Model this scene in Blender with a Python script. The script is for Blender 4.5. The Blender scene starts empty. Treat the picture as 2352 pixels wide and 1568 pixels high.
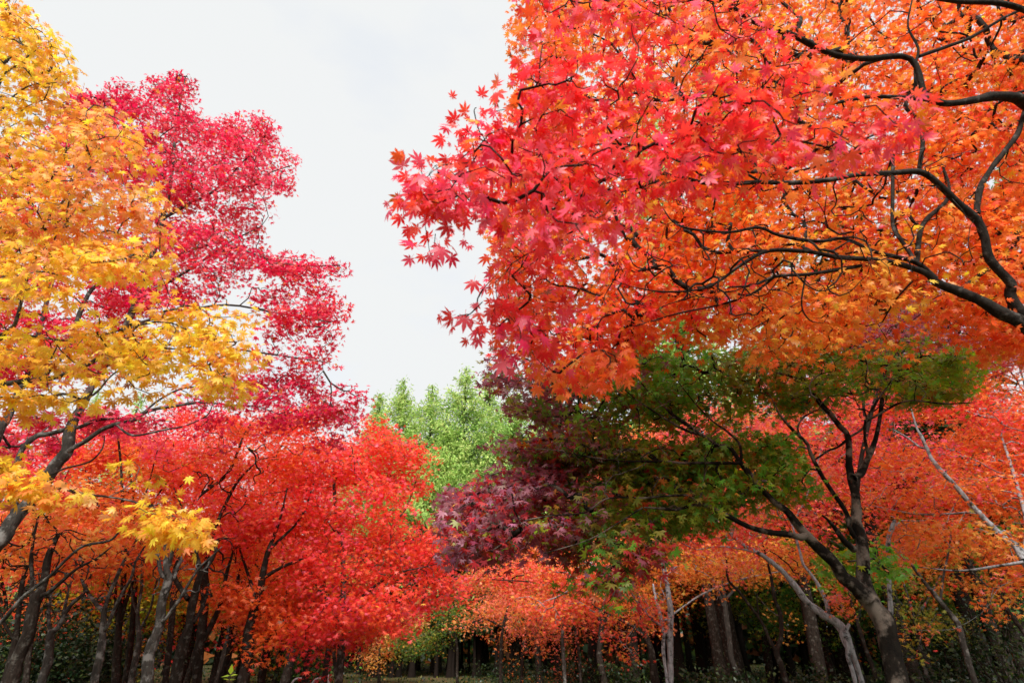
import bpy, math, random
import numpy as np
from math import radians, sin, cos, tan, pi

# ------------------------------------------------------------------ camera, sky, sun, exposure
scene = bpy.context.scene
PITCH = radians(28.0)
EYE = np.array((0.0, 0.0, 1.6))
cam_data = bpy.data.cameras.new("camera")
cam_data.lens = 20.0
cam_data.sensor_width = 36.0
cam_data.clip_start = 0.05
cam_data.clip_end = 3000.0
cam_data.dof.use_dof = True
cam_data.dof.focus_distance = 9.0
cam_data.dof.aperture_fstop = 2.8
cam = bpy.data.objects.new("camera", cam_data)
cam.location = EYE
cam.rotation_euler = (radians(90) + PITCH, 0, 0)
scene.collection.objects.link(cam)
scene.camera = cam

SUN_EL, SUN_AZ = radians(48), radians(180)       # high and behind the camera, veiled by cloud
SKY_LEVEL = 0.208
SUN_POWER = 1.5
EXPOSURE = 2.12

world = bpy.data.worlds.new("World")
scene.world = world
world.use_nodes = True
wn, wl = world.node_tree.nodes, world.node_tree.links
wn.clear()
out = wn.new("ShaderNodeOutputWorld")
bg = wn.new("ShaderNodeBackground")
sky = wn.new("ShaderNodeTexSky")
sky.sky_type = 'NISHITA'
sky.sun_disc = False
sky.sun_elevation = SUN_EL
sky.sun_rotation = SUN_AZ
tc = wn.new("ShaderNodeTexCoord")
mp = wn.new("ShaderNodeMapping")
mp.inputs["Scale"].default_value = (1.0, 1.0, 2.2)
mp.inputs["Location"].default_value = (0.35, 0.1, 0.6)
nz = wn.new("ShaderNodeTexNoise")
nz.inputs["Scale"].default_value = 1.6
nz.inputs["Detail"].default_value = 6
nz.inputs["Roughness"].default_value = 0.55
cr = wn.new("ShaderNodeValToRGB")                # where the cloud is thin enough for blue to tint it
cr.color_ramp.elements[0].position = 0.30
cr.color_ramp.elements[0].color = (0.82, 0.82, 0.82, 1)
cr.color_ramp.elements[1].position = 0.48
cr.color_ramp.elements[1].color = (1, 1, 1, 1)
cloud = wn.new("ShaderNodeRGB")
cloud.outputs[0].default_value = (SKY_LEVEL * 0.98, SKY_LEVEL * 1.0, SKY_LEVEL * 1.005, 1)
sk = wn.new("ShaderNodeVectorMath")
sk.operation = 'SCALE'
sk.inputs["Scale"].default_value = 0.09
mx = wn.new("ShaderNodeMixRGB")
wl.new(tc.outputs["Generated"], mp.inputs["Vector"])
wl.new(mp.outputs["Vector"], nz.inputs["Vector"])
wl.new(nz.outputs["Fac"], cr.inputs["Fac"])
wl.new(cr.outputs["Color"], mx.inputs["Fac"])
wl.new(sky.outputs["Color"], sk.inputs[0])
wl.new(sk.outputs["Vector"], mx.inputs["Color1"])
wl.new(cloud.outputs[0], mx.inputs["Color2"])
wl.new(mx.outputs["Color"], bg.inputs["Color"])
bg.inputs["Strength"].default_value = 1.0
wl.new(bg.outputs[0], out.inputs["Surface"])

sun_data = bpy.data.lights.new("sun", 'SUN')
sun_data.energy = SUN_POWER
sun_data.angle = radians(20)
sun_data.color = (1.0, 0.97, 0.92)
sun = bpy.data.objects.new("sun", sun_data)
# Sky texture: rotation 0 puts the sun at +Y, growing clockwise
sd = np.array((sin(SUN_AZ) * cos(SUN_EL), cos(SUN_AZ) * cos(SUN_EL), sin(SUN_EL)))
sun.rotation_euler = (pi / 2 - SUN_EL, 0, math.atan2(sd[1], sd[0]) + pi / 2)
scene.collection.objects.link(sun)

scene.view_settings.view_transform = 'Standard'
scene.view_settings.look = 'None'
scene.view_settings.exposure = EXPOSURE
scene.view_settings.gamma = 1.0
scene.cycles.max_bounces = 8
scene.cycles.diffuse_bounces = 5
scene.cycles.glossy_bounces = 2
scene.cycles.transmission_bounces = 4
scene.cycles.use_denoising = True

# ------------------------------------------------------------------ helpers
C = scene.collection
F_PX = 20.0 / 36.0 * 2352
CP, SP = cos(PITCH), sin(PITCH)
FWD = np.array((0, CP, SP))


def W(px, py, Y):
    """the point of the place that lies Y metres ahead along the sight line (px, py)"""
    px, py, Y = np.broadcast_arrays(np.asarray(px, float), np.asarray(py, float), np.asarray(Y, float))
    u = (px - 1176) / F_PX
    v = (784 - py) / F_PX
    dy = CP - v * SP
    dz = SP + v * CP
    t = Y / dy
    return np.stack((u * t, Y, 1.6 + dz * t), -1)


def axis_depth(P):
    return (np.asarray(P) - EYE) @ FWD


def rng_for(name):
    h = 0
    for ch in name:
        h = (h * 131 + ord(ch)) % 2147483647
    return np.random.default_rng(h)


class Noise3:
    def __init__(self, rng, freq, zf=1.0, n=9):
        d = rng.normal(size=(n, 3))
        d /= np.linalg.norm(d, axis=1, keepdims=True)
        f = freq * rng.uniform(0.6, 1.7, size=(n, 1))
        self.k = d * f
        self.k[:, 2] *= zf
        self.p = rng.uniform(0, 2 * pi, n)
        self.n = n

    def __call__(self, P):
        return np.sin(P @ self.k.T + self.p).sum(1) / math.sqrt(self.n) * 1.4


def srgb(r, g, b):
    c = np.array((r, g, b), float) / 255
    return np.where(c <= 0.04045, c / 12.92, ((c + 0.055) / 1.055) ** 2.4)


PAL = {
    'red': srgb(244, 66, 66), 'scarlet': srgb(246, 90, 66), 'pink': srgb(246, 98, 120),
    'crimson': srgb(224, 44, 86), 'dkred': srgb(190, 56, 60), 'orange': srgb(249, 136, 64),
    'deeporange': srgb(245, 110, 54), 'amber': srgb(246, 170, 76), 'yellow': srgb(247, 206, 76),
    'gold': srgb(240, 190, 60), 'peach': srgb(251, 178, 116), 'rust': srgb(214, 100, 38),
    'olive': srgb(148, 148, 52), 'green': srgb(110, 168, 56), 'dkgreen': srgb(74, 120, 44),
    'lime': srgb(150, 172, 40), 'purple': srgb(160, 84, 98), 'mauve': srgb(180, 128, 144),
    'meta': srgb(170, 202, 106), 'meta2': srgb(142, 184, 92), 'meta3': srgb(202, 214, 128),
    'cedar': srgb(40, 58, 28), 'shrub': srgb(34, 62, 30), 'shrub2': srgb(70, 90, 32), 'salmon': srgb(249, 124, 102),
    'brown': srgb(158, 92, 46),
}


def new_mesh(name, V, face_sizes, loops, cols=None):
    me = bpy.data.meshes.new(name)
    nv, nl, nf = len(V), len(loops), len(face_sizes)
    me.vertices.add(nv)
    me.vertices.foreach_set("co", np.ascontiguousarray(V, np.float32).ravel())
    me.loops.add(nl)
    me.loops.foreach_set("vertex_index", np.ascontiguousarray(loops, np.int32))
    me.polygons.add(nf)
    starts = np.zeros(nf, np.int32)
    starts[1:] = np.cumsum(face_sizes)[:-1]
    me.polygons.foreach_set("loop_start", starts)
    me.update(calc_edges=True)
    if cols is not None:
        a = me.attributes.new("Col", 'FLOAT_COLOR', 'FACE')
        a.data.foreach_set("color", np.ascontiguousarray(cols, np.float32).ravel())
    return me


def link(name, me, mat, parent=None, smooth=False):
    o = bpy.data.objects.new(name, me)
    C.objects.link(o)
    if mat is not None:
        me.materials.append(mat)
    if parent is not None:
        o.parent = parent
    if smooth:
        me.polygons.foreach_set("use_smooth", np.ones(len(me.polygons), bool))
    return o


def tag(o, label=None, cat=None, group=None, kind=None):
    if label: o["label"] = label
    if cat: o["category"] = cat
    if group: o["group"] = group
    if kind: o["kind"] = kind
    return o


def thing(name, label, cat, loc, group=None):
    o = bpy.data.objects.new(name, None)
    o.empty_display_size = 0.2
    C.objects.link(o)
    o.location = tuple(float(a) for a in loc)
    return tag(o, label, cat, group)


# ------------------------------------------------------------------ tubes
class Tubes:
    """collects tapered tubes into ONE mesh"""
    def __init__(self):
        self.V, self.Q, self.n = [], [], 0

    def add(self, P, R, sides=6, bump=0.0, rng=None, cap=True):
        P = np.asarray(P, float)
        R = np.asarray(R, float)
        m = len(P)
        T = np.gradient(P, axis=0)
        T /= np.linalg.norm(T, axis=1, keepdims=True) + 1e-9
        ref = np.array((0.83, 0.51, 0.22)) if abs(T[0] @ np.array((0.83, 0.51, 0.22))) < 0.8 else np.array((-0.3, 0.9, 0.31))
        A = np.empty_like(P)
        a = np.cross(T[0], ref)
        a /= np.linalg.norm(a)
        for i in range(m):
            a = a - T[i] * (a @ T[i])
            a /= np.linalg.norm(a) + 1e-9
            A[i] = a
        B = np.cross(T, A)
        th = np.linspace(0, 2 * pi, sides, endpoint=False)
        rr = R[:, None] * np.ones(sides)
        if bump and rng is not None:
            k = rng.normal(size=(m, sides))
            k = (k + np.roll(k, 1, 1) + np.roll(k, -1, 1)) / 3
            k[1:-1] = (k[:-2] + k[1:-1] * 2 + k[2:]) / 4
            rr = rr * (1 + bump * k * 1.6)
        ring = P[:, None, :] + rr[..., None] * (A[:, None, :] * np.cos(th)[None, :, None] + B[:, None, :] * np.sin(th)[None, :, None])
        V = ring.reshape(-1, 3)
        i = np.arange(m - 1)[:, None] * sides
        j = np.arange(sides)[None, :]
        j2 = (j + 1) % sides
        q = np.stack((i + j, i + j2, i + sides + j2, i + sides + j), -1).reshape(-1, 4) + self.n
        self.V.append(V)
        self.Q.append(q)
        self.n += len(V)
        if cap:                                   # close the far end
            self.V.append(P[-1:] + T[-1:] * R[-1] * 0.5)
            top = self.n - sides
            jj = np.arange(sides)
            self.Q.append(np.stack((top + jj, top + (jj + 1) % sides, np.full(sides, self.n), np.full(sides, self.n)), -1))
            self.n += 1

    def raw(self, origin=(0, 0, 0)):
        V = np.concatenate(self.V) - np.asarray(origin)
        Q = np.concatenate(self.Q)
        tri = Q[:, 2] == Q[:, 3]
        quads, tris = Q[~tri], Q[tri][:, :3]
        sizes = np.concatenate((np.full(len(quads), 4), np.full(len(tris), 3)))
        loops = np.concatenate((quads.ravel(), tris.ravel()))
        return V, sizes, loops

    def mesh(self, name, origin=(0, 0, 0)):
        return new_mesh(name, *self.raw(origin))


def catmull(P, sub):
    P = np.asarray(P, float)
    if len(P) < 3:
        t = np.linspace(0, 1, sub * (len(P) - 1) + 1)
        return P[0] + (P[-1] - P[0]) * t[:, None]
    E = np.vstack((2 * P[0] - P[1], P, 2 * P[-1] - P[-2]))
    res = []
    for i in range(1, len(E) - 2):
        p0, p1, p2, p3 = E[i - 1], E[i], E[i + 1], E[i + 2]
        for t in np.linspace(0, 1, sub, endpoint=False):
            res.append(0.5 * (2 * p1 + (p2 - p0) * t + (2 * p0 - 5 * p1 + 4 * p2 - p3) * t * t + (3 * p1 - p0 - 3 * p2 + p3) * t ** 3))
    res.append(P[-1])
    return np.array(res)


# ------------------------------------------------------------------ leaves
def leaf_template(kind):
    V, Fc = [], []
    if kind == 'hi':
        lobes = [(0, 1.0), (37, .93), (-37, .93), (78, .74), (-78, .74), (124, .42), (-124, .42)]
        order = sorted(lobes)
        V.append((0, 0, 0))
        for k, (a, l) in enumerate(order):
            def pt(r, deg, z):
                return (r * cos(radians(deg)), r * sin(radians(deg)), z)
            half = 19 if abs(a) < 100 else 22
            nr = 0.36 * (0.6 + 0.4 * l)
            b = len(V)
            V += [pt(nr, a - half, -.03), pt(.60 * l, a - 14, -.07), pt(l, a, -.20 * l), pt(.60 * l, a + 14, -.07), pt(nr, a + half, -.03)]
            Fc.append((0, b, b + 1, b + 2, b + 3, b + 4))
        b = len(V)
        V += [(0, -.012, 0), (-.55, -.012, .06), (-.55, .012, .06), (0, .012, 0)]
        Fc.append((b, b + 1, b + 2, b + 3))
        shift = .5
    elif kind == 'mid':
        V.append((0, 0, 0))
        for a, l in ((-84, .78), (-40, .95), (0, 1.0), (40, .95), (84, .78)):
            b = len(V)
            for r, d, z in ((.42, -20, -.03), (l, 0, -.18), (.42, 20, -.03)):
                V.append((r * cos(radians(a + d)), r * sin(radians(a + d)), z))
            Fc.append((0, b, b + 1, b + 2))
        shift = .3
    elif kind == 'lo':
        V.append((-.15, 0, 0))
        for a, l in ((-66, .86), (0, 1.0), (66, .86)):
            b = len(V)
            for r, d, z in ((.42, -27, 0), (l, 0, -.15), (.42, 27, 0)):
                V.append((r * cos(radians(a + d)), r * sin(radians(a + d)), z))
            Fc.append((0, b, b + 1, b + 2))
        shift = .2
    elif kind == 'frond':                          # drooping conifer spray
        V = [(0, 0, 0), (.45, -.17, -.03), (1.1, -.03, -.2), (.5, 0, .02), (.45, .17, -.03)]
        Fc = [(0, 1, 2, 3), (0, 3, 2, 4)]
        shift = 0
    elif kind == 'oval':
        V = [(0, 0, 0), (.35, -.28, .03), (1, 0, -.05), (.35, .28, .03)]
        Fc = [(0, 1, 2, 3)]
        shift = 0
    V = np.array(V, float)
    V[:, 0] += shift
    V /= 1.55 if kind in ('hi', 'mid', 'lo') else 1.0
    return V, Fc


TPL = {k: leaf_template(k) for k in ('hi', 'mid', 'lo', 'frond', 'oval')}


def leaves_mesh(name, pos, tip, nrm, size, col, kind, twigs=None):
    """pos (N,3) petiole point, tip (N,3) pointing direction, nrm (N,3) rough normal"""
    V, Fc = TPL[kind]
    X = tip / (np.linalg.norm(tip, axis=1, keepdims=True) + 1e-9)
    Z = nrm - X * (nrm * X).sum(1, keepdims=True)
    Z /= np.linalg.norm(Z, axis=1, keepdims=True) + 1e-9
    Yv = np.cross(Z, X)
    N = len(pos)
    P = (pos[:, None, :] + size[:, None, None] * (V[None, :, 0, None] * X[:, None, :] + V[None, :, 1, None] * Yv[:, None, :] + V[None, :, 2, None] * Z[:, None, :]))
    nv = len(V)
    fl = np.array([i for f in Fc for i in f])
    loops = (fl[None, :] + (np.arange(N) * nv)[:, None]).ravel()
    sizes = np.tile(np.array([len(f) for f in Fc]), N)
    cols = np.repeat(np.concatenate((col, np.ones((N, 1))), 1), len(Fc), 0)
    P = P.reshape(-1, 3)
    if twigs is None:
        return new_mesh(name, P, sizes, loops, cols)
    TV, ts, tl = twigs                            # the fine twigs that hold the leaves, in bark
    me = new_mesh(name, np.vstack((P, TV)), np.concatenate((sizes, ts)), np.concatenate((loops, tl + len(P))), np.vstack((cols, np.full((len(ts), 4), .03))))
    me.polygons.foreach_set("material_index", np.concatenate((np.zeros(len(sizes), np.int32), np.ones(len(ts), np.int32))))
    return me


def pick_colours(rng, P, palette, zones, leafpos, owner):
    """every spray has a hue of its own; leaves stray a little from their spray"""
    names = list(palette)
    base = np.array([palette[n] for n in names], float)
    wts = np.tile(base, (len(P), 1))
    zn = []
    for (c, r, pal, strength) in zones:
        g = np.exp(-((P - c) ** 2).sum(1) / (r * r)) * strength
        for n, w in pal.items():
            if n not in names:
                names.append(n)
                wts = np.hstack((wts, np.zeros((len(P), 1))))
            wts[:, names.index(n)] += g * w
    for k in range(wts.shape[1]):
        wts[:, k] *= np.exp(0.9 * Noise3(rng, 4.0 / max(0.4, P.std()))(P))
    wts /= wts.sum(1, keepdims=True)
    cum = wts.cumsum(1)
    main = (rng.random((len(P), 1)) > cum).sum(1).clip(0, len(names) - 1)
    stray = (rng.random((len(owner), 1)) > cum[owner]).sum(1).clip(0, len(names) - 1)
    idx = np.where(rng.random(len(owner)) < 0.7, main[owner], stray)
    table = np.array([PAL[n] for n in names])
    col = table[idx]
    # neighbouring hues blend
    col = col * 0.88 + table[stray] * 0.12
    odd = rng.random(len(col)) < .035               # the odd faded leaf
    col[odd] = np.array([PAL[n] for n in ('brown', 'rust', 'amber')])[rng.integers(0, 3, odd.sum())]
    col = col * rng.normal(1.0, 0.12, (len(col), 1)).clip(.6, 1.4)
    col[:, 1] *= rng.normal(1.0, 0.16, len(col)).clip(.5, 1.6)
    return col.clip(0.004, 0.93)


# ------------------------------------------------------------------ materials
def mat_new(name):
    m = bpy.data.materials.new(name)
    m.use_nodes = True
    m.node_tree.nodes.clear()
    return m, m.node_tree.nodes, m.node_tree.links


def leaf_material(name, trans=0.45, spec=0.35, boost=1.0):
    m, n, l = mat_new(name)
    o = n.new("ShaderNodeOutputMaterial")
    at = n.new("ShaderNodeAttribute")
    at.attribute_name = "Col"
    p = n.new("ShaderNodeBsdfPrincipled")
    p.inputs["Roughness"].default_value = 0.42
    p.inputs["Specular IOR Level"].default_value = spec
    t = n.new("ShaderNodeBsdfTranslucent")
    hs = n.new("ShaderNodeHueSaturation")
    hs.inputs["Saturation"].default_value = 1.02
    hs.inputs["Value"].default_value = boost
    mx = n.new("ShaderNodeMixShader")
    mx.inputs[0].default_value = trans
    l.new(at.outputs["Color"], p.inputs["Base Color"])
    l.new(at.outputs["Color"], hs.inputs["Color"])
    l.new(hs.outputs["Color"], t.inputs["Color"])
    l.new(p.outputs[0], mx.inputs[1])
    l.new(t.outputs[0], mx.inputs[2])
    l.new(mx.outputs[0], o.inputs["Surface"])
    return m


def bark_material(name, c0, c1, patch, amount, scale=6.0, stretch=0.35, bump=0.8):
    m, n, l = mat_new(name)
    o = n.new("ShaderNodeOutputMaterial")
    p = n.new("ShaderNodeBsdfPrincipled")
    p.inputs["Roughness"].default_value = 0.9
    p.inputs["Specular IOR Level"].default_value = 0.08
    tc = n.new("ShaderNodeTexCoord")
    mp = n.new("ShaderNodeMapping")
    mp.inputs["Scale"].default_value = (1, 1, stretch)
    n1 = n.new("ShaderNodeTexNoise")
    n1.inputs["Scale"].default_value = scale * 5
    n1.inputs["Detail"].default_value = 8
    n1.inputs["Roughness"].default_value = 0.7
    n2 = n.new("ShaderNodeTexNoise")
    n2.inputs["Scale"].default_value = scale * 1.8
    n2.inputs["Detail"].default_value = 8
    n2.inputs["Roughness"].default_value = 0.65
    r1 = n.new("ShaderNodeValToRGB")
    r1.color_ramp.elements[0].position = 0.35
    r1.color_ramp.elements[0].color = (*c0, 1)
    r1.color_ramp.elements[1].position = 0.68
    r1.color_ramp.elements[1].color = (*c1, 1)
    r2 = n.new("ShaderNodeValToRGB")
    r2.color_ramp.elements[0].position = 0.58 - amount * 0.3
    r2.color_ramp.elements[0].color = (0, 0, 0, 1)
    r2.color_ramp.elements[1].position = 0.69 - amount * 0.3
    r2.color_ramp.elements[1].color = (1, 1, 1, 1)
    mx = n.new("ShaderNodeMixRGB")
    mx.inputs["Color2"].default_value = (*patch, 1)
    bp = n.new("ShaderNodeBump")
    bp.inputs["Strength"].default_value = bump
    bp.inputs["Distance"].default_value = 0.02
    l.new(tc.outputs["Object"], mp.inputs["Vector"])
    l.new(mp.outputs["Vector"], n1.inputs["Vector"])
    l.new(tc.outputs["Object"], n2.inputs["Vector"])
    l.new(n1.outputs["Fac"], r1.inputs["Fac"])
    l.new(n2.outputs["Fac"], r2.inputs["Fac"])
    l.new(r1.outputs["Color"], mx.inputs["Color1"])
    l.new(r2.outputs["Color"], mx.inputs["Fac"])
    l.new(mx.outputs["Color"], p.inputs["Base Color"])
    l.new(n1.outputs["Fac"], bp.inputs["Height"])
    l.new(bp.outputs["Normal"], p.inputs["Normal"])
    l.new(p.outputs[0], o.inputs["Surface"])
    return m


M_LEAF = leaf_material("maple_leaf", 0.5, 0.4, 1.1)
M_LEAF_DARK = leaf_material("dark_leaf", 0.25, 0.35, 1.0)
M_FROND = leaf_material("conifer_leaf", 0.4, 0.25, 1.0)
BARK = {
    'dark': bark_material("dark_bark", (.014, .011, .009), (.042, .034, .028), (.10, .09, .08), 0.05),
    'blotch': bark_material("blotched_bark", (.006, .0048, .004), (.018, .014, .010), (.15, .122, .098), 0.34, 2.6, 0.6, 0.7),
    'grey': bark_material("grey_bark", (.022, .019, .016), (.070, .061, .052), (.18, .17, .155), 0.26, 4.5),
    'pale': bark_material("pale_bark", (.19, .185, .18), (.44, .44, .46), (.05, .046, .042), 0.22, 6.0),
    'brown': bark_material("brown_bark", (.011, .008, .006), (.036, .026, .020), (.080, .072, .060), 0.16, 6.0),
    'cedar': bark_material("cedar_bark", (.006, .004, .003), (.018, .012, .009), (.012, .011, .009), 0.1, 6.0, 0.08, 0.6),
}


# ------------------------------------------------------------------ growing twigs from limbs to sprays
def grow(rng, SP_, SD, attr, seg, path_pen=0.12):
    """SP_ skeleton points, SD their directions; returns the twig paths ending at every attractor"""
    ns = len(SP_)
    if len(attr) == 0:
        return [], np.zeros((0, 3)), np.zeros(0, int)
    d0 = np.empty(len(attr))
    for i in range(0, len(attr), 400):
        d0[i:i + 400] = np.sqrt(((attr[i:i + 400, None, :] - SP_[None]) ** 2).sum(-1)).min(1)
    order = np.argsort(d0)
    cap = ns + int(sum(max(2, min(9, int(d / seg) + 2)) for d in d0)) + len(attr) * 8 + 16
    N = np.empty((cap, 3)); D = np.empty((cap, 3)); L = np.zeros(cap); par = np.full(cap, -1, int)
    N[:ns] = SP_; D[:ns] = SD
    n = ns
    ends = np.empty(len(attr), int)
    paths = []
    for a_i in order:
        a = attr[a_i]
        dv = N[:n] - a
        d = np.sqrt((dv * dv).sum(1))
        i = int(np.argmin(d + path_pen * L[:n]))
        dist = d[i]
        m = max(2, min(8, int(dist / seg) + 1))
        p0 = N[i]
        ctrl = p0 + (D[i] * 0.45 + (a - p0) / (dist + 1e-6) * 0.25) * dist + np.array((0, 0, 0.06 * dist))
        t = np.linspace(0, 1, m + 1)[1:, None]
        pts = (1 - t) ** 2 * p0 + 2 * t * (1 - t) * ctrl + t * t * a
        pts[:-1] += rng.normal(0, 0.035 * dist / math.sqrt(m), (m - 1, 3)) if m > 1 else 0
        if n + m >= cap:
            break
        k = np.arange(n, n + m)
        N[k] = pts
        prev = np.vstack((p0, pts[:-1]))
        dd = pts - prev
        D[k] = dd / (np.linalg.norm(dd, axis=1, keepdims=True) + 1e-9)
        L[k] = L[i] + dist * np.linspace(1 / m, 1, m)
        par[k[0]] = i
        par[k[1:]] = k[:-1]
        ends[a_i] = n + m - 1
        paths.append((i, k))
        n += m
    flow = np.zeros(n)
    for (_, k) in paths:
        flow[k[-1]] += 1
    for j in range(n - 1, ns - 1, -1):
        if par[j] >= ns:
            flow[par[j]] += flow[j]
    return paths, N[:n], flow, D[:n], ends


def poly_inside(poly, x, y):
    poly = np.asarray(poly, float)
    ins = np.zeros(len(x), bool)
    j = len(poly) - 1
    for i in range(len(poly)):
        xi, yi = poly[i]; xj, yj = poly[j]
        if yi != yj:
            c = ((yi > y) != (yj > y)) & (x < (xj - xi) * (y - yi) / (yj - yi) + xi)
            ins ^= c
        j = i
    return ins


def poly_edge_dist(poly, x, y):
    poly = np.asarray(poly, float)
    best = np.full(len(x), 1e9)
    for i in range(len(poly)):
        a = poly[i]; b = poly[(i + 1) % len(poly)]
        ab = b - a
        t = (((x - a[0]) * ab[0] + (y - a[1]) * ab[1]) / (ab @ ab + 1e-9)).clip(0, 1)
        best = np.minimum(best, np.hypot(x - a[0] - t * ab[0], y - a[1] - t * ab[1]))
    return best


def poly_area(poly):
    p = np.asarray(poly, float)
    return abs((p[:, 0] * np.roll(p[:, 1], -1) - p[:, 1] * np.roll(p[:, 0], -1)).sum()) / 2


def region_points(rng, r):
    """spray positions inside a crown volume"""
    if 'ell' in r:
        c, rad = np.asarray(r['ell'][0], float), np.asarray(r['ell'][1], float)
        n = r['n']
        P = []
        nz = Noise3(rng, r.get('freq', 2.2), 1.8)
        while len(P) < n:
            q = rng.normal(size=(n * 3, 3))
            q /= np.linalg.norm(q, axis=1, keepdims=True)
            q = q * rng.random((n * 3, 1)) ** 0.42
            q = q[(q[:, 2] > -0.75)]
            p = c + q * rad
            p = p[nz(p) > r.get('thr', -0.5)]
            P += list(p)
        return np.array(P[:n])
    poly = r['poly']
    y0, y1 = r['Y']
    ym = (y0 + y1) / 2
    pa = np.asarray(poly, float)
    cx, cy = pa[:, 0].mean(), pa[:, 1].mean()
    dep = float(axis_depth(W(cx, cy, ym)))
    n = r['n'] if 'n' in r else int(r['cover'] * poly_area(poly) / (0.25 * (r['L'] * F_PX / dep) ** 2) / r['lpt']) + 1
    n = min(n, 6000)
    nz = Noise3(rng, r.get('freq', 1.6), r.get('zf', 1.8))
    lo, hi = pa.min(0), pa.max(0)
    inset = r.get('inset', 90.0)
    got, cnt, tries = [], 0, 0
    while cnt < n:
        tries += 1
        x = rng.uniform(lo[0], hi[0], n * 4)
        y = rng.uniform(lo[1], hi[1], n * 4)
        ok = poly_inside(poly, x, y)
        for h in r.get('holes', ()):
            ok &= ~poly_inside(h, x, y)
        x, y = x[ok], y[ok]
        e = (poly_edge_dist(poly, x, y) / inset).clip(0, 1)
        half = (y1 - y0) / 2 * np.sqrt(1 - (1 - e) ** 2).clip(0.12, 1)
        Y = ym + rng.uniform(-1, 1, len(x)) * half
        p = W(x, y, Y)
        p = p[nz(p) > r.get('thr', -0.6) - 0.35 * max(0, tries - 2)]
        got.append(p)
        cnt += len(p)
    return np.concatenate(got)[:n]


def into_pads(rng, P, r):
    """gather sprays into tilted, flattened layers, the way maple boughs carry them"""
    per = r.get('pad', 14)
    if len(P) < per * 2:
        return P
    K = max(2, len(P) // per)
    Cn = P[rng.choice(len(P), K, replace=False)]
    idx = np.empty(len(P), int)
    for i in range(0, len(P), 500):
        d = P[i:i + 500, None, :] - Cn[None]
        d[..., 2] *= 1.5
        idx[i:i + 500] = (d * d).sum(-1).argmin(1)
    off = P - Cn[idx]
    tilt = rng.normal(0, .25, (K, 2))[idx]
    sq = r.get('flat', .32)
    rad2 = (off[:, :2] ** 2).sum(1)
    off = np.stack((off[:, 0] * .92, off[:, 1] * .92, off[:, 2] * sq + off[:, 0] * tilt[:, 0] + off[:, 1] * tilt[:, 1]
                    - r.get('arch', .22) * rad2 / (np.sqrt(rad2.mean()) + 1e-6)), 1)
    return Cn[idx] + off


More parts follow.
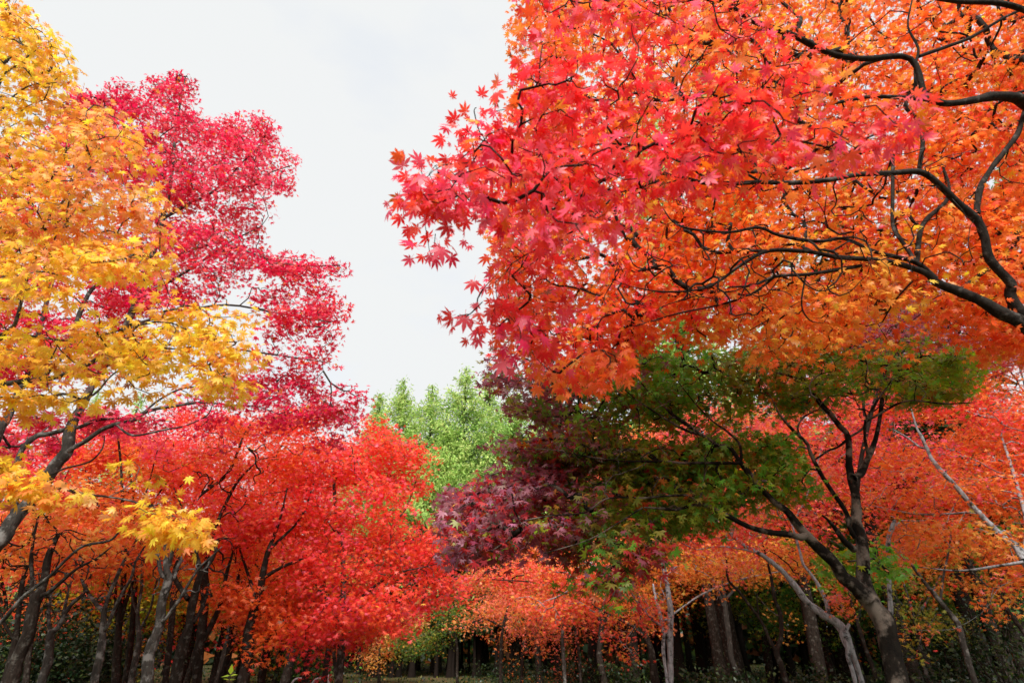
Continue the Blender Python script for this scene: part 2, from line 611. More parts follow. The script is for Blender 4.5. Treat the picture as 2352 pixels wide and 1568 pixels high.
class Tree:
    def __init__(self, name, label, bark, cat="tree", group=None):
        self.name, self.label, self.bark, self.cat, self.group = name, label, bark, cat, group
        self.rng = rng_for(name + label)
        self.limbs = []
        self.base = None
        self.sk_p, self.sk_d, self.sk_r = [], [], []

    def raw(self, kind, P, R, sub=4, sides=8, bump=0.10, skel=True):
        P = np.array(P, float)
        Rm = np.interp(np.linspace(0, 1, len(P)), np.linspace(0, 1, len(R)), R)
        P[1:-1] += self.rng.normal(0, .16, (len(P) - 2, 3)) * Rm[1:-1, None]
        PP = catmull(P, sub)
        RR = np.interp(np.linspace(0, 1, len(PP)), np.linspace(0, 1, len(R)), R)
        self.limbs.append((kind, PP, RR, sides, bump))
        if skel:
            T = np.gradient(PP, axis=0)
            T /= np.linalg.norm(T, axis=1, keepdims=True) + 1e-9
            self.sk_p.append(PP); self.sk_d.append(T); self.sk_r.append(RR)
        return self

    def limb(self, pts, Y, kind='limb', ground=False, sides=8, skel=True):
        a = np.array(pts, float)
        Ys = np.linspace(Y[0], Y[1], len(a)) if isinstance(Y, tuple) else np.full(len(a), float(Y))
        P = W(a[:, 0], a[:, 1], Ys)
        R = a[:, 2] / 2 * axis_depth(P) / F_PX
        if ground:
            p0, p1 = P[0], P[1]
            dz = max(0.3, p1[2] - p0[2])
            sx = np.clip((p0[0] - p1[0]) / dz, -.35, .35)
            h = p0[2] + 0.08
            steps = []
            for f in (1.0, 0.93, 0.75, 0.4):
                steps.append((p0 + np.array((sx * h * f, 0, -h * f)), R[0] * (1.75 if f == 1 else 1.3 if f > .9 else 1.1 if f > .7 else 1.03)))
            P = np.vstack([s[0] for s in steps] + [P])
            R = np.concatenate([[s[1] for s in steps], R])
            self.base = P[0].copy(); self.base[2] = 0.0
            kind = 'trunk'
        return self.raw(kind, P, R, 4, sides, 0.13, skel)

    def stand(self, px, py, Y, dx=0.0, w=0.12, n=5):
        """a trunk outside the picture that carries limbs reaching in at (px, py)"""
        top = W(px, py, Y)
        base = np.array((top[0] + dx, Y, -0.08))
        P = np.array([base, base + (0, 0, .15), base * .6 + top * .4, base * .25 + top * .75, top])
        self.base = np.array((base[0], base[1], 0.0))
        return self.raw('trunk', P, np.array([w * 1.5, w * 1.15, w, w * .85, w * .7]), 4, 10, 0.08)

    def crown(self, regions, kind='mid', leaf_mat=None, tip_r=0.003, twig_sides=4, zones=(), twigs=True):
        self.spec = (regions, kind, leaf_mat or M_LEAF, tip_r, twig_sides, zones, twigs)
        return self

    def build(self):
        rng = self.rng
        base = self.base
        root = thing(self.name, self.label, self.cat, base, self.group)
        bark = BARK[self.bark]
        for kind, PP, RR, sides, bump in self.limbs:
            t = Tubes()
            t.add(PP, RR, sides, bump, rng)
            link(kind, t.mesh(kind, base), bark, root, True)
        if not hasattr(self, 'spec'):
            return root
        regions, kind, lm, tip_r, tsides, zones, twigs = self.spec
        SPp, SDd, SRr = np.concatenate(self.sk_p), np.concatenate(self.sk_d), np.concatenate(self.sk_r)
        tw = Tubes()
        LP, LT, LN, LS, LC = [], [], [], [], []
        for r in regions:
            A = into_pads(rng, region_points(rng, r), r)
            seg = r.get('seg', 0.25)
            paths, N, flow, D, ends = grow(rng, SPp, SDd, A, seg)
            ns = len(SPp)
            tr_ = r.get('tip_r') or tip_r
            if twigs and r.get('twigs', True):
                for (i, k) in paths:
                    rad = tr_ * flow[k] ** 0.42
                    lim = SRr[i] * 0.8 if i < ns else tr_ * flow[i] ** 0.42 if flow[i] > 0 else tr_
                    P = np.vstack((N[i], N[k]))
                    R = np.concatenate(([min(lim, rad[0] * 1.15)], np.minimum(rad, lim)))
                    tw.add(P, R, tsides, cap=False)
            lpt = r['lpt']
            if lpt == 0:                              # bare inner twigs
                continue
            M = len(A) * lpt
            owner = np.repeat(np.arange(len(A)), lpt)
            tipd = D[ends][owner]
            spread = r['spread']
            back = rng.random(M) ** 1.4
            # positions on the last stretch of twig, then out to the sides
            pos0 = A[owner] - tipd * (back * spread * 1.3)[:, None]
            ang = rng.uniform(0, 2 * pi, M)
            rad = spread * np.sqrt(rng.random(M))
            off = np.stack((np.cos(ang) * rad, np.sin(ang) * rad, rng.normal(0, 0.16, M) * spread - 0.25 * rad ** 2 / spread), 1)
            pos = pos0 + off
            # sprays lie in gently tilted sheets
            tilt = rng.normal(0, 0.22, (len(A), 2))[owner]
            pos[:, 2] += off[:, 0] * tilt[:, 0] + off[:, 1] * tilt[:, 1]
            tip = off / (rad[:, None] + 1e-6) * 0.9 + tipd * 0.5 + rng.normal(0, 0.45, (M, 3))
            tip[:, 2] -= r.get('droop', 0.45) * rng.uniform(0.2, 1.8, M)
            nr = rng.normal(0, r.get('rough', 0.55), (M, 3)) + np.array((0, 0, 1.0))
            size = r['L'] * rng.normal(1.0, 0.26, M).clip(.45, 1.6)
            zn = list(zones) + list(r.get('zones', ()))
            col = pick_colours(rng, A, r['pal'], zn, pos, owner)
            LP.append(pos); LT.append(tip); LN.append(nr); LS.append(size); LC.append(col)
        pos = np.concatenate(LP) - base
        me = leaves_mesh('crown', pos, np.concatenate(LT), np.concatenate(LN), np.concatenate(LS), np.concatenate(LC), kind, tw.raw(base) if tw.n else None)
        link('crown', me, lm, root)
        me.materials.append(bark)
        return root


def bare(poly, Y, n, tr=None):
    return dict(poly=poly, Y=Y, n=n, tip_r=tr, L=.1, lpt=0, spread=.1, seg=.1, thr=-2, pad=1e9, pal={'brown': 1})


def zone(px, py, Y, rad, pal, s=3.0):
    return (W(px, py, Y), rad, pal, s)

# ------------------------------------------------------------------ ground
def ground_material():
    m, n, l = mat_new("forest_floor")
    o = n.new("ShaderNodeOutputMaterial")
    p = n.new("ShaderNodeBsdfPrincipled")
    p.inputs["Roughness"].default_value = 0.95
    p.inputs["Specular IOR Level"].default_value = 0.1
    tc = n.new("ShaderNodeTexCoord")
    n1 = n.new("ShaderNodeTexNoise"); n1.inputs["Scale"].default_value = 0.35; n1.inputs["Detail"].default_value = 6
    n2 = n.new("ShaderNodeTexNoise"); n2.inputs["Scale"].default_value = 14; n2.inputs["Detail"].default_value = 4
    r1 = n.new("ShaderNodeValToRGB")
    r1.color_ramp.elements[0].position = .38; r1.color_ramp.elements[0].color = (.035, .05, .016, 1)
    r1.color_ramp.elements[1].position = .64; r1.color_ramp.elements[1].color = (.075, .06, .03, 1)
    r2 = n.new("ShaderNodeValToRGB")
    r2.color_ramp.elements[0].position = .58; r2.color_ramp.elements[0].color = (0, 0, 0, 1)
    r2.color_ramp.elements[1].position = .66; r2.color_ramp.elements[1].color = (1, 1, 1, 1)
    mx = n.new("ShaderNodeMixRGB"); mx.inputs["Color2"].default_value = (.20, .07, .02, 1)
    l.new(tc.outputs["Object"], n1.inputs["Vector"]); l.new(tc.outputs["Object"], n2.inputs["Vector"])
    l.new(n1.outputs["Fac"], r1.inputs["Fac"]); l.new(n2.outputs["Fac"], r2.inputs["Fac"])
    l.new(r1.outputs["Color"], mx.inputs["Color1"]); l.new(r2.outputs["Color"], mx.inputs["Fac"])
    l.new(mx.outputs["Color"], p.inputs["Base Color"])
    l.new(p.outputs[0], o.inputs["Surface"])
    return m


gx = np.linspace(-450, 450, 181); gy = np.linspace(-250, 650, 181)
GX, GY = np.meshgrid(gx, gy)
GZ = np.zeros_like(GX)
gi = np.arange(180)[:, None] * 181 + np.arange(180)[None, :]
gq = np.stack((gi, gi + 1, gi + 182, gi + 181), -1).reshape(-1, 4)
ground = link('ground', new_mesh('ground', np.stack((GX, GY, GZ), -1).reshape(-1, 3), np.full(len(gq), 4), gq.ravel()), ground_material())
tag(ground, kind='structure')


def scatter_blades(rng, n, x, y, size, names):
    X = rng.uniform(*x, n); Y = rng.uniform(*y, n)
    keep = np.abs(X) < Y * 1.1 + 6
    X, Y = X[keep], Y[keep]
    n = len(X)
    pos = np.stack((X, Y, np.zeros(n)), 1)
    tip = rng.normal(0, .5, (n, 3)); tip[:, 2] = 1
    nr = rng.normal(size=(n, 3))
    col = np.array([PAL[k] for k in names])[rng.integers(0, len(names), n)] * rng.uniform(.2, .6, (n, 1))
    return pos, tip, nr, size * rng.uniform(.4, 1.3, n), col


r_ = np.random.default_rng(5)
parts_ = [scatter_blades(r_, 26000, (-40, 60), (14, 60), .14, ['shrub2', 'shrub', 'olive', 'shrub', 'dkgreen'])]
gr = link('grass', leaves_mesh('grass', *[np.concatenate(a) for a in zip(*parts_)], 'oval'), M_LEAF_DARK)
tag(gr, kind='stuff')

r_ = np.random.default_rng(6)
lp_ = scatter_blades(r_, 16000, (-30, 45), (6, 50), .1, ['rust', 'orange', 'brown', 'scarlet', 'amber', 'brown'])
n_ = len(lp_[0])
lp_[0][:, 2] = .012 + .02 * r_.random(n_)
fl = link('fallen_leaves', leaves_mesh('fallen_leaves', lp_[0], r_.normal(0, 1, (n_, 3)) * (1, 1, .15), r_.normal(0, .25, (n_, 3)) + (0, 0, 1), lp_[3], lp_[4], 'lo'), M_LEAF_DARK)
tag(fl, kind='stuff')

# ------------------------------------------------------------------ the far edge of the wood (one mass)
r_ = np.random.default_rng(11)
n_ = 70000
th_ = r_.uniform(radians(20), radians(160), n_)
rad_ = r_.uniform(62, 84, n_)
ht_ = (10.5 + 2.0 * np.sin(th_ * 31) + 1.5 * np.sin(th_ * 77 + 1)) * r_.random(n_) ** 1.35
pos_ = np.stack((np.cos(th_) * rad_, np.sin(th_) * rad_, ht_), 1)
col_ = np.array([PAL[k] for k in ('cedar', 'shrub', 'cedar', 'brown', 'shrub2')])[r_.integers(0, 5, n_)] * r_.uniform(.4, 1, (n_, 1))
fw = link('far_wood', leaves_mesh('far_wood', pos_, r_.normal(size=(n_, 3)), r_.normal(size=(n_, 3)), r_.uniform(.7, 1.5, n_), col_, 'oval'), M_LEAF_DARK)
tag(fw, kind='stuff')


# ------------------------------------------------------------------ conifers
def conifer_parts(rng, h, cb, width, pal, nbr, per, bark, tr, L, drop=-.25, power=.8, fringe=.35):
    """trunk and crown meshes of one conifer standing at the origin"""
    t = Tubes()
    zz = np.linspace(-.1, h, 14)
    P = np.stack((np.cumsum(rng.normal(0, .02, 14)), np.cumsum(rng.normal(0, .02, 14)), zz), 1)
    R = tr * (1 - np.clip(zz / h, 0, 1)) ** .8 + .015
    R[0] *= 1.5
    t.add(P, R, 9, .12, rng)
    LP, LT = [], []
    u = np.sort(rng.random(nbr)) ** .9
    for k in range(nbr):
        z = cb + (h - cb) * u[k]
        ln = max(.25, width * (1 - u[k]) ** power * rng.uniform(.55, 1.12))
        a = rng.uniform(0, 2 * pi)
        d = np.array((cos(a), sin(a), 0))
        s = np.linspace(0, 1, 5)[:, None]
        lift = .35 * (u[k]) + drop
        B = np.array((np.interp(z, zz, P[:, 0]), np.interp(z, zz, P[:, 1]), z)) + d * ln * s + np.array((0, 0, 1.0)) * ln * (lift * s + .18 * s * s)
        t.add(B, np.linspace(tr * .12 * (1 - u[k]) + .012, .006, 5), 3, cap=False)
        m = max(3, int(per * ln / width))
        q = rng.random(m) ** .7
        p = B[0] + (B[-1] - B[0]) * q[:, None] + rng.normal(0, fringe * .5, (m, 3)) * np.array((1, 1, .7)) * (0.4 + q[:, None] * .6)
        LP.append(p)
        td = d * .7 + rng.normal(0, .6, (m, 3))
        td[:, 2] -= .35
        LT.append(td)
    p = np.concatenate(LP); td = np.concatenate(LT); n = len(p)
    names = list(pal)
    sp = Noise3(rng, .5)(p)
    i = np.clip(((sp * .35 + .5 + rng.normal(0, .25, n)) * len(names)).astype(int), 0, len(names) - 1)
    col = np.array([PAL[k] for k in names])[i] * rng.normal(1, .14, (n, 1)).clip(.5, 1.4)
    nr = rng.normal(0, .7, (n, 3)) + np.array((0, 0, 1))
    return t.mesh('trunk'), leaves_mesh('crown', p, td, nr, L * rng.uniform(.6, 1.3, n), col, 'frond'), BARK[bark]


def conifer(name, label, base, group=None, cat="tree", **kw):
    rng = rng_for(label + str(base))
    tm, cm, bk = conifer_parts(rng, **kw)
    root = thing(name, label, cat, base, group)
    link('trunk', tm, bk, root, True)
    link('crown', cm, M_FROND, root)
    return root


def copy_thing(root, loc, rotz=0, label=None, scale=1.0):
    r = root.copy(); C.objects.link(r)
    r.location = loc; r.rotation_euler = (0, 0, rotz); r.scale = (scale,) * 3
    if label: r['label'] = label
    for ch in root.children:
        c = ch.copy(); C.objects.link(c); c.parent = r
    return r


# pale green feathery conifers closing the avenue, palest green painted in for haze
GM = "feathery green conifers at the end of the avenue"
for lab, px, py, Y, wd in (
        ("slim feathery green conifer, leftmost of those rising behind the red maple's top right", 878, 905, 48, 1.5),
        ("sparse pale green conifer with sky showing through it, second from the red maple", 930, 872, 46, 2.1),
        ("feathery green conifer between the sparse one and the tallest one", 998, 885, 45, 2.1),
        ("tallest feathery green conifer in the gap between red and purple crowns", 1071, 843, 44, 2.6),
        ("full green conifer just right of the tallest, brushing the purple maple", 1125, 872, 47, 2.3),
        ("green conifer half hidden behind the purple maple's upper left edge", 1185, 905, 45, 2.2),
        ("lower green conifer in front of the gap, its foot hidden by the red maple", 1030, 985, 42, 1.9),
        ("feathery green conifer mostly hidden by dark purple leaves", 1250, 880, 48, 2.6)):
    top = W(px, py, Y)
    conifer('feathery_conifer', lab, (top[0], Y, 0), GM, h=float(top[2]), cb=2.5, width=wd * 3.9,
            pal=('meta2', 'meta', 'meta3', 'meta'), nbr=480, per=190, bark='brown', tr=.3, L=.28, drop=-.02, power=.95, fringe=.45)
for lab, px, py, Y, wd in (
        ("pale green conifer tip in the white gap beside the leaning grey trunk", 228, 900, 46, 1.7),
        ("pale green conifer tip above the red crown, in the white gap at left", 328, 908, 47, 1.4)):
    top = W(px, py, Y)
    conifer('feathery_conifer', lab, (top[0], Y, 0), "green conifers behind the left maples", h=float(top[2]), cb=2.5, width=wd * 2.5,
            pal=('meta2', 'meta', 'meta3', 'meta'), nbr=260, per=90, bark='brown', tr=.3, L=.30, drop=-.02, power=.95, fringe=.5)
for lab, px, py, Y, wd in (
        ("tall green conifer glimpsed through the orange leaves left of the long level limb", 1480, 250, 22, 2.4),
        ("tall green conifer glimpsed through the middle of the orange canopy", 1600, 80, 25, 2.6),
        ("tall green conifer glimpsed through the orange leaves near the right edge", 2290, 300, 24, 2.8)):
    top = W(px, py, Y)
    conifer('tall_conifer', lab, (top[0], Y, 0), "tall green conifers behind the orange canopy", h=float(top[2]), cb=4, width=wd * 1.2,
            pal=('meta2', 'meta', 'meta2', 'meta3'), nbr=230, per=60, bark='brown', tr=.34, L=.42, drop=-.1, power=.6, fringe=.5)

# dark cedars of the shaded wood at right
GC = "dark cedar trunks in the shaded wood"
protos = []
for k in range(3):
    rng = np.random.default_rng(900 + k)
    tm, cm, bk = conifer_parts(rng, 12.5 + k * .7, 4.6, 2.6, ('cedar', 'shrub', 'cedar'), 90, 40, 'cedar', .20 + .03 * k, .6, -.25, .55, .5)
    protos.append((tm, cm, bk))
special = {
    0: (2276, 1568, 17, 1.25, "thick brown cedar trunk leaning at far lower right, beside the pale curved trunk"),
    1: (1566, 1568, 23, 1.0, "thick dark cedar trunk just right of the white broken-topped trunk"),
    2: (2316, 1400, 24, 1.3, "very dark broad trunk behind orange leaves at the right edge"),
}
ci = 0
first = {}


def cedar(x, y, k, label, scale=1.0, group=GC):
    if k not in first:
        root = thing('cedar', label, 'tree', (x, y, 0), group)
        link('trunk', protos[k][0], protos[k][2], root, True)
        link('crown', protos[k][1], M_FROND, root)
        root.scale = (scale,) * 3
        first[k] = root
        return root
    return copy_thing(first[k], (x, y, 0), (x * 7 + y) % 6.28, label, scale)


for k, (px, py, Y, s, lab) in special.items():
    p = W(px, py, Y)
    cedar(float(p[0]), Y, k, lab, s)
rc = np.random.default_rng(77)
cells = []
for Y in (27, 30, 34, 38, 43, 48, 54):
    for px in np.arange(830, 2420, 95):
        cells.append((px + rc.uniform(-42, 42), Y + rc.uniform(-1.8, 1.8)))
for px, Y in cells:
    x = float(W(px, 1500, Y)[0])
    if px < 1330:
        Y = max(Y, 36.0); x = float(W(px, 1500, Y)[0])
    if rc.random() < .22:
        continue
    near = "nearer row" if Y < 36 else "back rows"
    cedar(x, Y, int(rc.integers(0, 3)), "straight dark cedar trunk in the shaded wood under the right maples" if Y < 36 else
          "thin dark cedar trunk deep in the back of the shaded wood", float(rc.uniform(.8, 1.1) if px > 1330 else rc.uniform(.5, .62)),
          )
for px, Y in [(a, b) for b in (40, 47, 54) for a in np.arange(-100, 830, 120)]:
    px += rc.uniform(-50, 50); Y += rc.uniform(-2, 2)
    cedar(float(W(px, 1500, Y)[0]), Y, int(rc.integers(0, 3)), "dark trunk far behind the maples of the left side", float(rc.uniform(.5, .62)))

# ------------------------------------------------------------------ shrubs and undergrowth
def shrub(name, label, px, Y, h, w, pal, n, L, cat="shrub", group=None, kind='oval', stems=7):
    rng = rng_for(label)
    x = float(W(px, 1560, Y)[0])
    root = thing(name, label, cat, (x, Y, 0), group)
    t = Tubes()
    LP, LT = [], []
    for s in range(stems):
        a = rng.uniform(0, 2 * pi); ln = rng.uniform(.6, 1.0)
        end = np.array((cos(a) * w * .5 * rng.uniform(.3, 1), sin(a) * w * .5 * rng.uniform(.3, 1), h * ln))
        P = np.stack([end * f + np.array((0, 0, h * .12 * sin(f * pi))) for f in np.linspace(0, 1, 6)])
        P[0, 2] = -.03
        t.add(P, np.linspace(.012 + .008 * h, .004, 6), 4)
        m = n // stems
        f = rng.random(m) ** .6
        p = end * f[:, None] + rng.normal(0, 1, (m, 3)) * np.array((w * .2, w * .2, h * .13))
        p[:, 2] = p[:, 2].clip(.03, None)
        LP.append(p); LT.append(rng.normal(0, .8, (m, 3)) + np.array((cos(a), sin(a), .1)))
    p = np.concatenate(LP)
    c = np.array([PAL[k] for k in pal])[rng.integers(0, len(pal), len(p))] * rng.uniform(.3, .85, (len(p), 1))
    link('stems', t.mesh('stems'), BARK['brown'], root)
    link('leaves', leaves_mesh('leaves', p, np.concatenate(LT), rng.normal(0, .6, (len(p), 3)) + np.array((0, 0, 1)), L * rng.uniform(.6, 1.3, len(p)), c, kind), M_LEAF_DARK, root)
    return root


GB = "dark evergreen shrubs at lower left"
for lab, px, Y, h, w in (
        ("dark green evergreen bush at the lower left corner behind the thick trunk", 10, 15, 2.6, 2.6),
        ("large dark green bush between the two leftmost trunks", 95, 16, 2.5, 3.0),
        ("broad dark green bush right of the forked grey trunk at left", 170, 16.5, 2.1, 3.2),
        ("low dark bush between slim trunks, left of the bright grey trunk", 265, 18, 1.9, 2.6)):
    shrub('evergreen_shrub', lab, px, Y, h, w, ('shrub', 'cedar', 'shrub', 'shrub2'), 3200, .11, group=GB)
for lab, px, Y, h, w, pal in (
        ("small golden yellow shrub glowing between dark trunks at left", 285, 22, 2.0, 1.6, ('gold', 'olive', 'lime')),
        ("green shrub behind the white pipe hoops", 715, 24, 1.5, 2.4, ('shrub', 'green', 'shrub2')),
        ("low green shrub left of the red maple's stout trunk", 650, 26, 1.6, 3.0, ('shrub', 'dkgreen', 'olive')),
        ("yellow green low shrub under the red maples", 660, 30, 3.0, 3.6, ('lime', 'olive', 'gold'))):
    shrub('shrub', lab, px, Y, h, w, pal, 1700, .13)
GU = "undergrowth bushes on the shaded floor at right"
for lab, px, Y, h, w in (
        ("low leafy bush right of the white broken-topped trunk", 1640, 13, 1.2, 1.9),
        ("small leafy bush between the grey trunk and the forked brown trunk", 1720, 15, 1.1, 1.6),
        ("leafy bush left of the pale twin-legged trunk", 1880, 13, 1.3, 1.9),
        ("bush just right of the big dark blotched trunk", 2130, 12, 1.3, 1.6),
        ("yellowing bush with arching sprays, right of the big dark trunk", 2175, 14, 2.6, 2.2),
        ("dense bush in the lower right corner", 2330, 12, 2.2, 2.4),
        ("bush at the right edge between leaning trunks", 2290, 16, 2.8, 2.6),
        ("low bush in front of the dark cedars left of the white trunk", 1440, 20, 1.3, 2.4),
        ("low bush at the foot of the thin white trunk", 1330, 24, 1.2, 2.6),
        ("low bush on the dark floor near the middle of the picture", 1160, 26, 1.1, 3.0)):
    shrub('undergrowth_bush', lab, px, Y, h, w, ('shrub', 'cedar', 'shrub', 'shrub2'), 1300, .10, group=GU)

# sapling with a few lime leaves at the bottom edge
rng = rng_for('sapling')
sp_ = W(525, 1568, 7.0)
root = thing('sapling', 'tiny sapling with three upright lime green leaves at the bottom edge', 'plant', (sp_[0], 7.0, 0))
t = Tubes()
tz = W(525, 1548, 7.0)[2]
t.add(np.array([(0, 0, -.03), (.01, 0, tz * .5), (0, 0, tz)]), np.array([.008, .006, .004]), 5)
link('stem', t.mesh('stem'), BARK['brown'], root)
pp = np.array([(0, 0, tz), (0, 0, tz - .01), (0, 0, tz - .01), (0, 0, tz - .05), (0, 0, tz - .05)])
tt = np.array([(0, -.1, 1), (-1, -.2, -.1), (1, -.2, .15), (-.6, -.6, .2), (.7, .5, .1)])
nn = np.array([(.1, -1, .2), (0, -.4, 1), (0, -.4, 1), (0, -.4, 1), (0, -.4, 1.)])
link('leaves', leaves_mesh('leaves', pp, tt, nn, np.array([.10, .09, .09, .07, .07]), np.tile(PAL['lime'] * 1.1, (5, 1)), 'oval'), M_LEAF, root)


# ------------------------------------------------------------------ white pipe hoops and the small notice
def plain(name, col, rough=.45):
    m, n, l = mat_new(name)
    o = n.new("ShaderNodeOutputMaterial"); p = n.new("ShaderNodeBsdfPrincipled")
    nz = n.new("ShaderNodeTexNoise"); nz.inputs["Scale"].default_value = 25
    r = n.new("ShaderNodeValToRGB")
    r.color_ramp.elements[0].color = (*[c * .8 for c in col], 1); r.color_ramp.elements[1].color = (*col, 1)
    l.new(nz.outputs["Fac"], r.inputs["Fac"]); l.new(r.outputs["Color"], p.inputs["Base Color"])
    p.inputs["Roughness"].default_value = rough
    l.new(p.outputs[0], o.inputs["Surface"])
    return m


M_WHITE = plain("white_paint", (.78, .79, .82))
for lab, px, py, wpx in (("white pipe hoop left of the leaning red maple trunk at the bottom edge", 690, 1557, 26),
                         ("white pipe hoop between two red maple trunks at the bottom edge", 738, 1557, 28)):
    Y = 17.5
    top = W(px, py, Y); x0 = W(px - wpx * .7, py, Y)[0]; x1 = W(px + wpx * .7, py, Y)[0]
    rr = .16
    hgt = float(top[2])
    path = [(0, 0, -.05), (0, 0, hgt - rr)] + [(rr - rr * cos(a), 0, hgt - rr + rr * sin(a)) for a in np.linspace(.2, pi / 2, 6)]
    wx = float(x1 - x0)
    path += [(wx - rr + rr * sin(a), 0, hgt - rr + rr * cos(a)) for a in np.linspace(0, pi / 2 - .2, 6)] + [(wx, 0, hgt - rr), (wx, 0, -.05)]
    t = Tubes()
    t.add(np.array(path, float), np.full(len(path), .024), 10)
    root = thing('pipe_hoop', lab, 'barrier', (x0, Y, 0), "white pipe hoops")
    link('pipe', t.mesh('pipe'), M_WHITE, root, True)
    f = Tubes()
    for xx in (0, wx):
        f.add(np.array([(xx, 0, 0), (xx, 0, .025)]), np.array([.06, .06]), 12)
    link('foot_plates', f.mesh('foot_plates'), M_WHITE, root)
pz = W(749, 1559, 18.5)
root = thing('notice_post', 'small white notice on a short post beside the red maple trunks', 'sign', (pz[0], 18.5, 0))
t = Tubes(); t.add(np.array([(0, 0, -.05), (0, 0, pz[2] + .1)]), np.array([.02, .02]), 8)
link('post', t.mesh('post'), BARK['grey'], root)
bx = np.array([(x, y, z) for x in (-.07, .07) for y in (-.035, -.022) for z in (pz[2] - .1, pz[2] + .12)])
bq = np.array([(0, 1, 3, 2), (4, 6, 7, 5), (0, 4, 5, 1), (2, 3, 7, 6), (0, 2, 6, 4), (1, 5, 7, 3)])
link('notice', new_mesh('notice', bx, np.full(6, 4), bq.ravel()), M_WHITE, root)
# ================================================================== TREES
ORANGE = {'orange': 3, 'deeporange': 2, 'amber': 1.2, 'salmon': .6}
REDPINK = {'red': 3, 'pink': 2, 'scarlet': 2}

# ---- orange and red maple overhead at right, its trunk just outside the frame
A = Tree('overhead_maple', 'orange and red maple whose dark limbs reach in overhead from the right edge', 'dark', group=None)
A.stand(2440, 830, 3.5, .12, .13)
A.limb([(2440, 830, 36), (2351, 750, 34), (2301, 720, 29), (2251, 692, 25), (2201, 670, 22), (2156, 650, 19), (2126, 627, 15), (2066, 607, 13), (2001, 595, 12), (1926, 590, 11), (1851, 577, 10), (1766, 575, 9), (1706, 605, 8), (1651, 645, 6), (1606, 665, 5), (1526, 670, 4), (1456, 660, 2)], (3.5, 3.3))
A.limb([(2440, 830, 26), (2331, 692, 24), (2321, 650, 22), (2276, 595, 20), (2256, 540, 19), (2241, 500, 19), (2201, 465, 17), (2166, 430, 15), (2116, 395, 14), (2051, 397, 12), (1976, 400, 11), (1901, 415, 11), (1816, 422, 11), (1751, 420, 10), (1676, 422, 9), (1616, 420, 8), (1576, 410, 7), (1526, 402, 6), (1470, 402, 4), (1416, 400, 2)], (3.5, 2.6))
A.limb([(1536, 405, 6), (1476, 430, 6), (1411, 445, 5), (1396, 465, 5), (1326, 525, 4), (1226, 575, 3), (1176, 605, 2)], (2.68, 2.4))
A.limb([(2114, 395, 11), (2111, 390, 10), (2118, 325, 10), (2111, 280, 9), (2080, 245, 9), (2101, 210, 8), (2103, 150, 7), (2110, 110, 6), (2085, 60, 4), (2095, 0, 3)], (3.35, 3.0))
A.limb([(2243, 492, 14), (2251, 435, 14), (2276, 390, 13), (2306, 350, 12), (2336, 310, 12), (2352, 262, 11), (2390, 150, 8), (2400, 40, 5)], (3.4, 3.3))
A.limb([(2450, 300, 30), (2351, 238, 26), (2320, 222, 24), (2276, 220, 20), (2241, 230, 17), (2176, 235, 15), (2126, 227, 14), (2076, 225, 11), (1996, 222, 8), (1900, 240, 6), (1790, 250, 3)], (3.3, 2.7))
A.limb([(2126, 227, 12), (2091, 135, 12), (1996, 135, 13), (1926, 130, 14), (1871, 108, 15), (1826, 85, 14), (1776, 65, 13), (1731, 48, 12), (1701, 30, 12), (1651, 0, 11), (1600, -40, 8)], (3.1, 2.5))
A.limb([(2111, 130, 8), (2176, 107, 8), (2236, 85, 7), (2301, 45, 6), (2351, 20, 6)], (3.1, 3.2))
A.limb([(2400, 40, 14), (2300, 8, 12), (2200, 3, 10), (2130, -6, 7)], (3.1, 2.9))
A.limb([(2106, 605, 12), (2111, 545, 11), (2126, 505, 10), (2171, 465, 9), (2180, 425, 6), (2165, 380, 4)], (3.42, 3.6))
A.limb([(2101, 597, 10), (2071, 555, 9), (2051, 515, 8), (2051, 450, 8), (2053, 350, 7), (2066, 312, 4)], (3.42, 3.5))
A.limb([(2150, 640, 11), (2101, 600, 11), (2016, 580, 9), (1936, 547, 8), (1876, 555, 8), (1791, 540, 7), (1741, 522, 7), (1676, 532, 6), (1591, 527, 5), (1546, 510, 4), (1521, 475, 2)], (3.45, 3.1))
A.limb([(2030, 600, 9), (1970, 612, 9), (1916, 620, 9), (1851, 630, 8), (1781, 635, 7), (1731, 655, 6), (1671, 660, 3)], (3.45, 3.4))
A.limb([(1781, 635, 6), (1726, 675, 6), (1651, 700, 5), (1556, 720, 4), (1456, 750, 2)], (3.42, 3.6))
A.limb([(2096, 645, 5), (2056, 690, 4), (2026, 740, 3)], (3.45, 3.7))
A.limb([(1851, 630, 4), (1841, 700, 4), (1860, 735, 3), (1891, 742, 2)], (3.43, 3.6))
A.limb([(2200, 668, 9), (2260, 625, 9), (2300, 600, 8), (2330, 560, 4)], (3.45, 3.9))
A.limb([(1751, 420, 6), (1700, 390, 5), (1620, 350, 5), (1560, 310, 4), (1500, 240, 3), (1430, 130, 3), (1400, 40, 2)], (2.95, 2.1))
A.limb([(1900, 240, 5), (1760, 180, 5), (1660, 110, 4), (1590, 70, 3), (1500, 30, 2)], (2.8, 1.9))
A.limb([(1640, 420, 5), (1520, 350, 5), (1400, 330, 4), (1280, 350, 3), (1120, 370, 3), (1000, 380, 2)], (2.75, 1.75))
A_TR = {'red': 2.5, 'pink': 3, 'scarlet': 1.5}
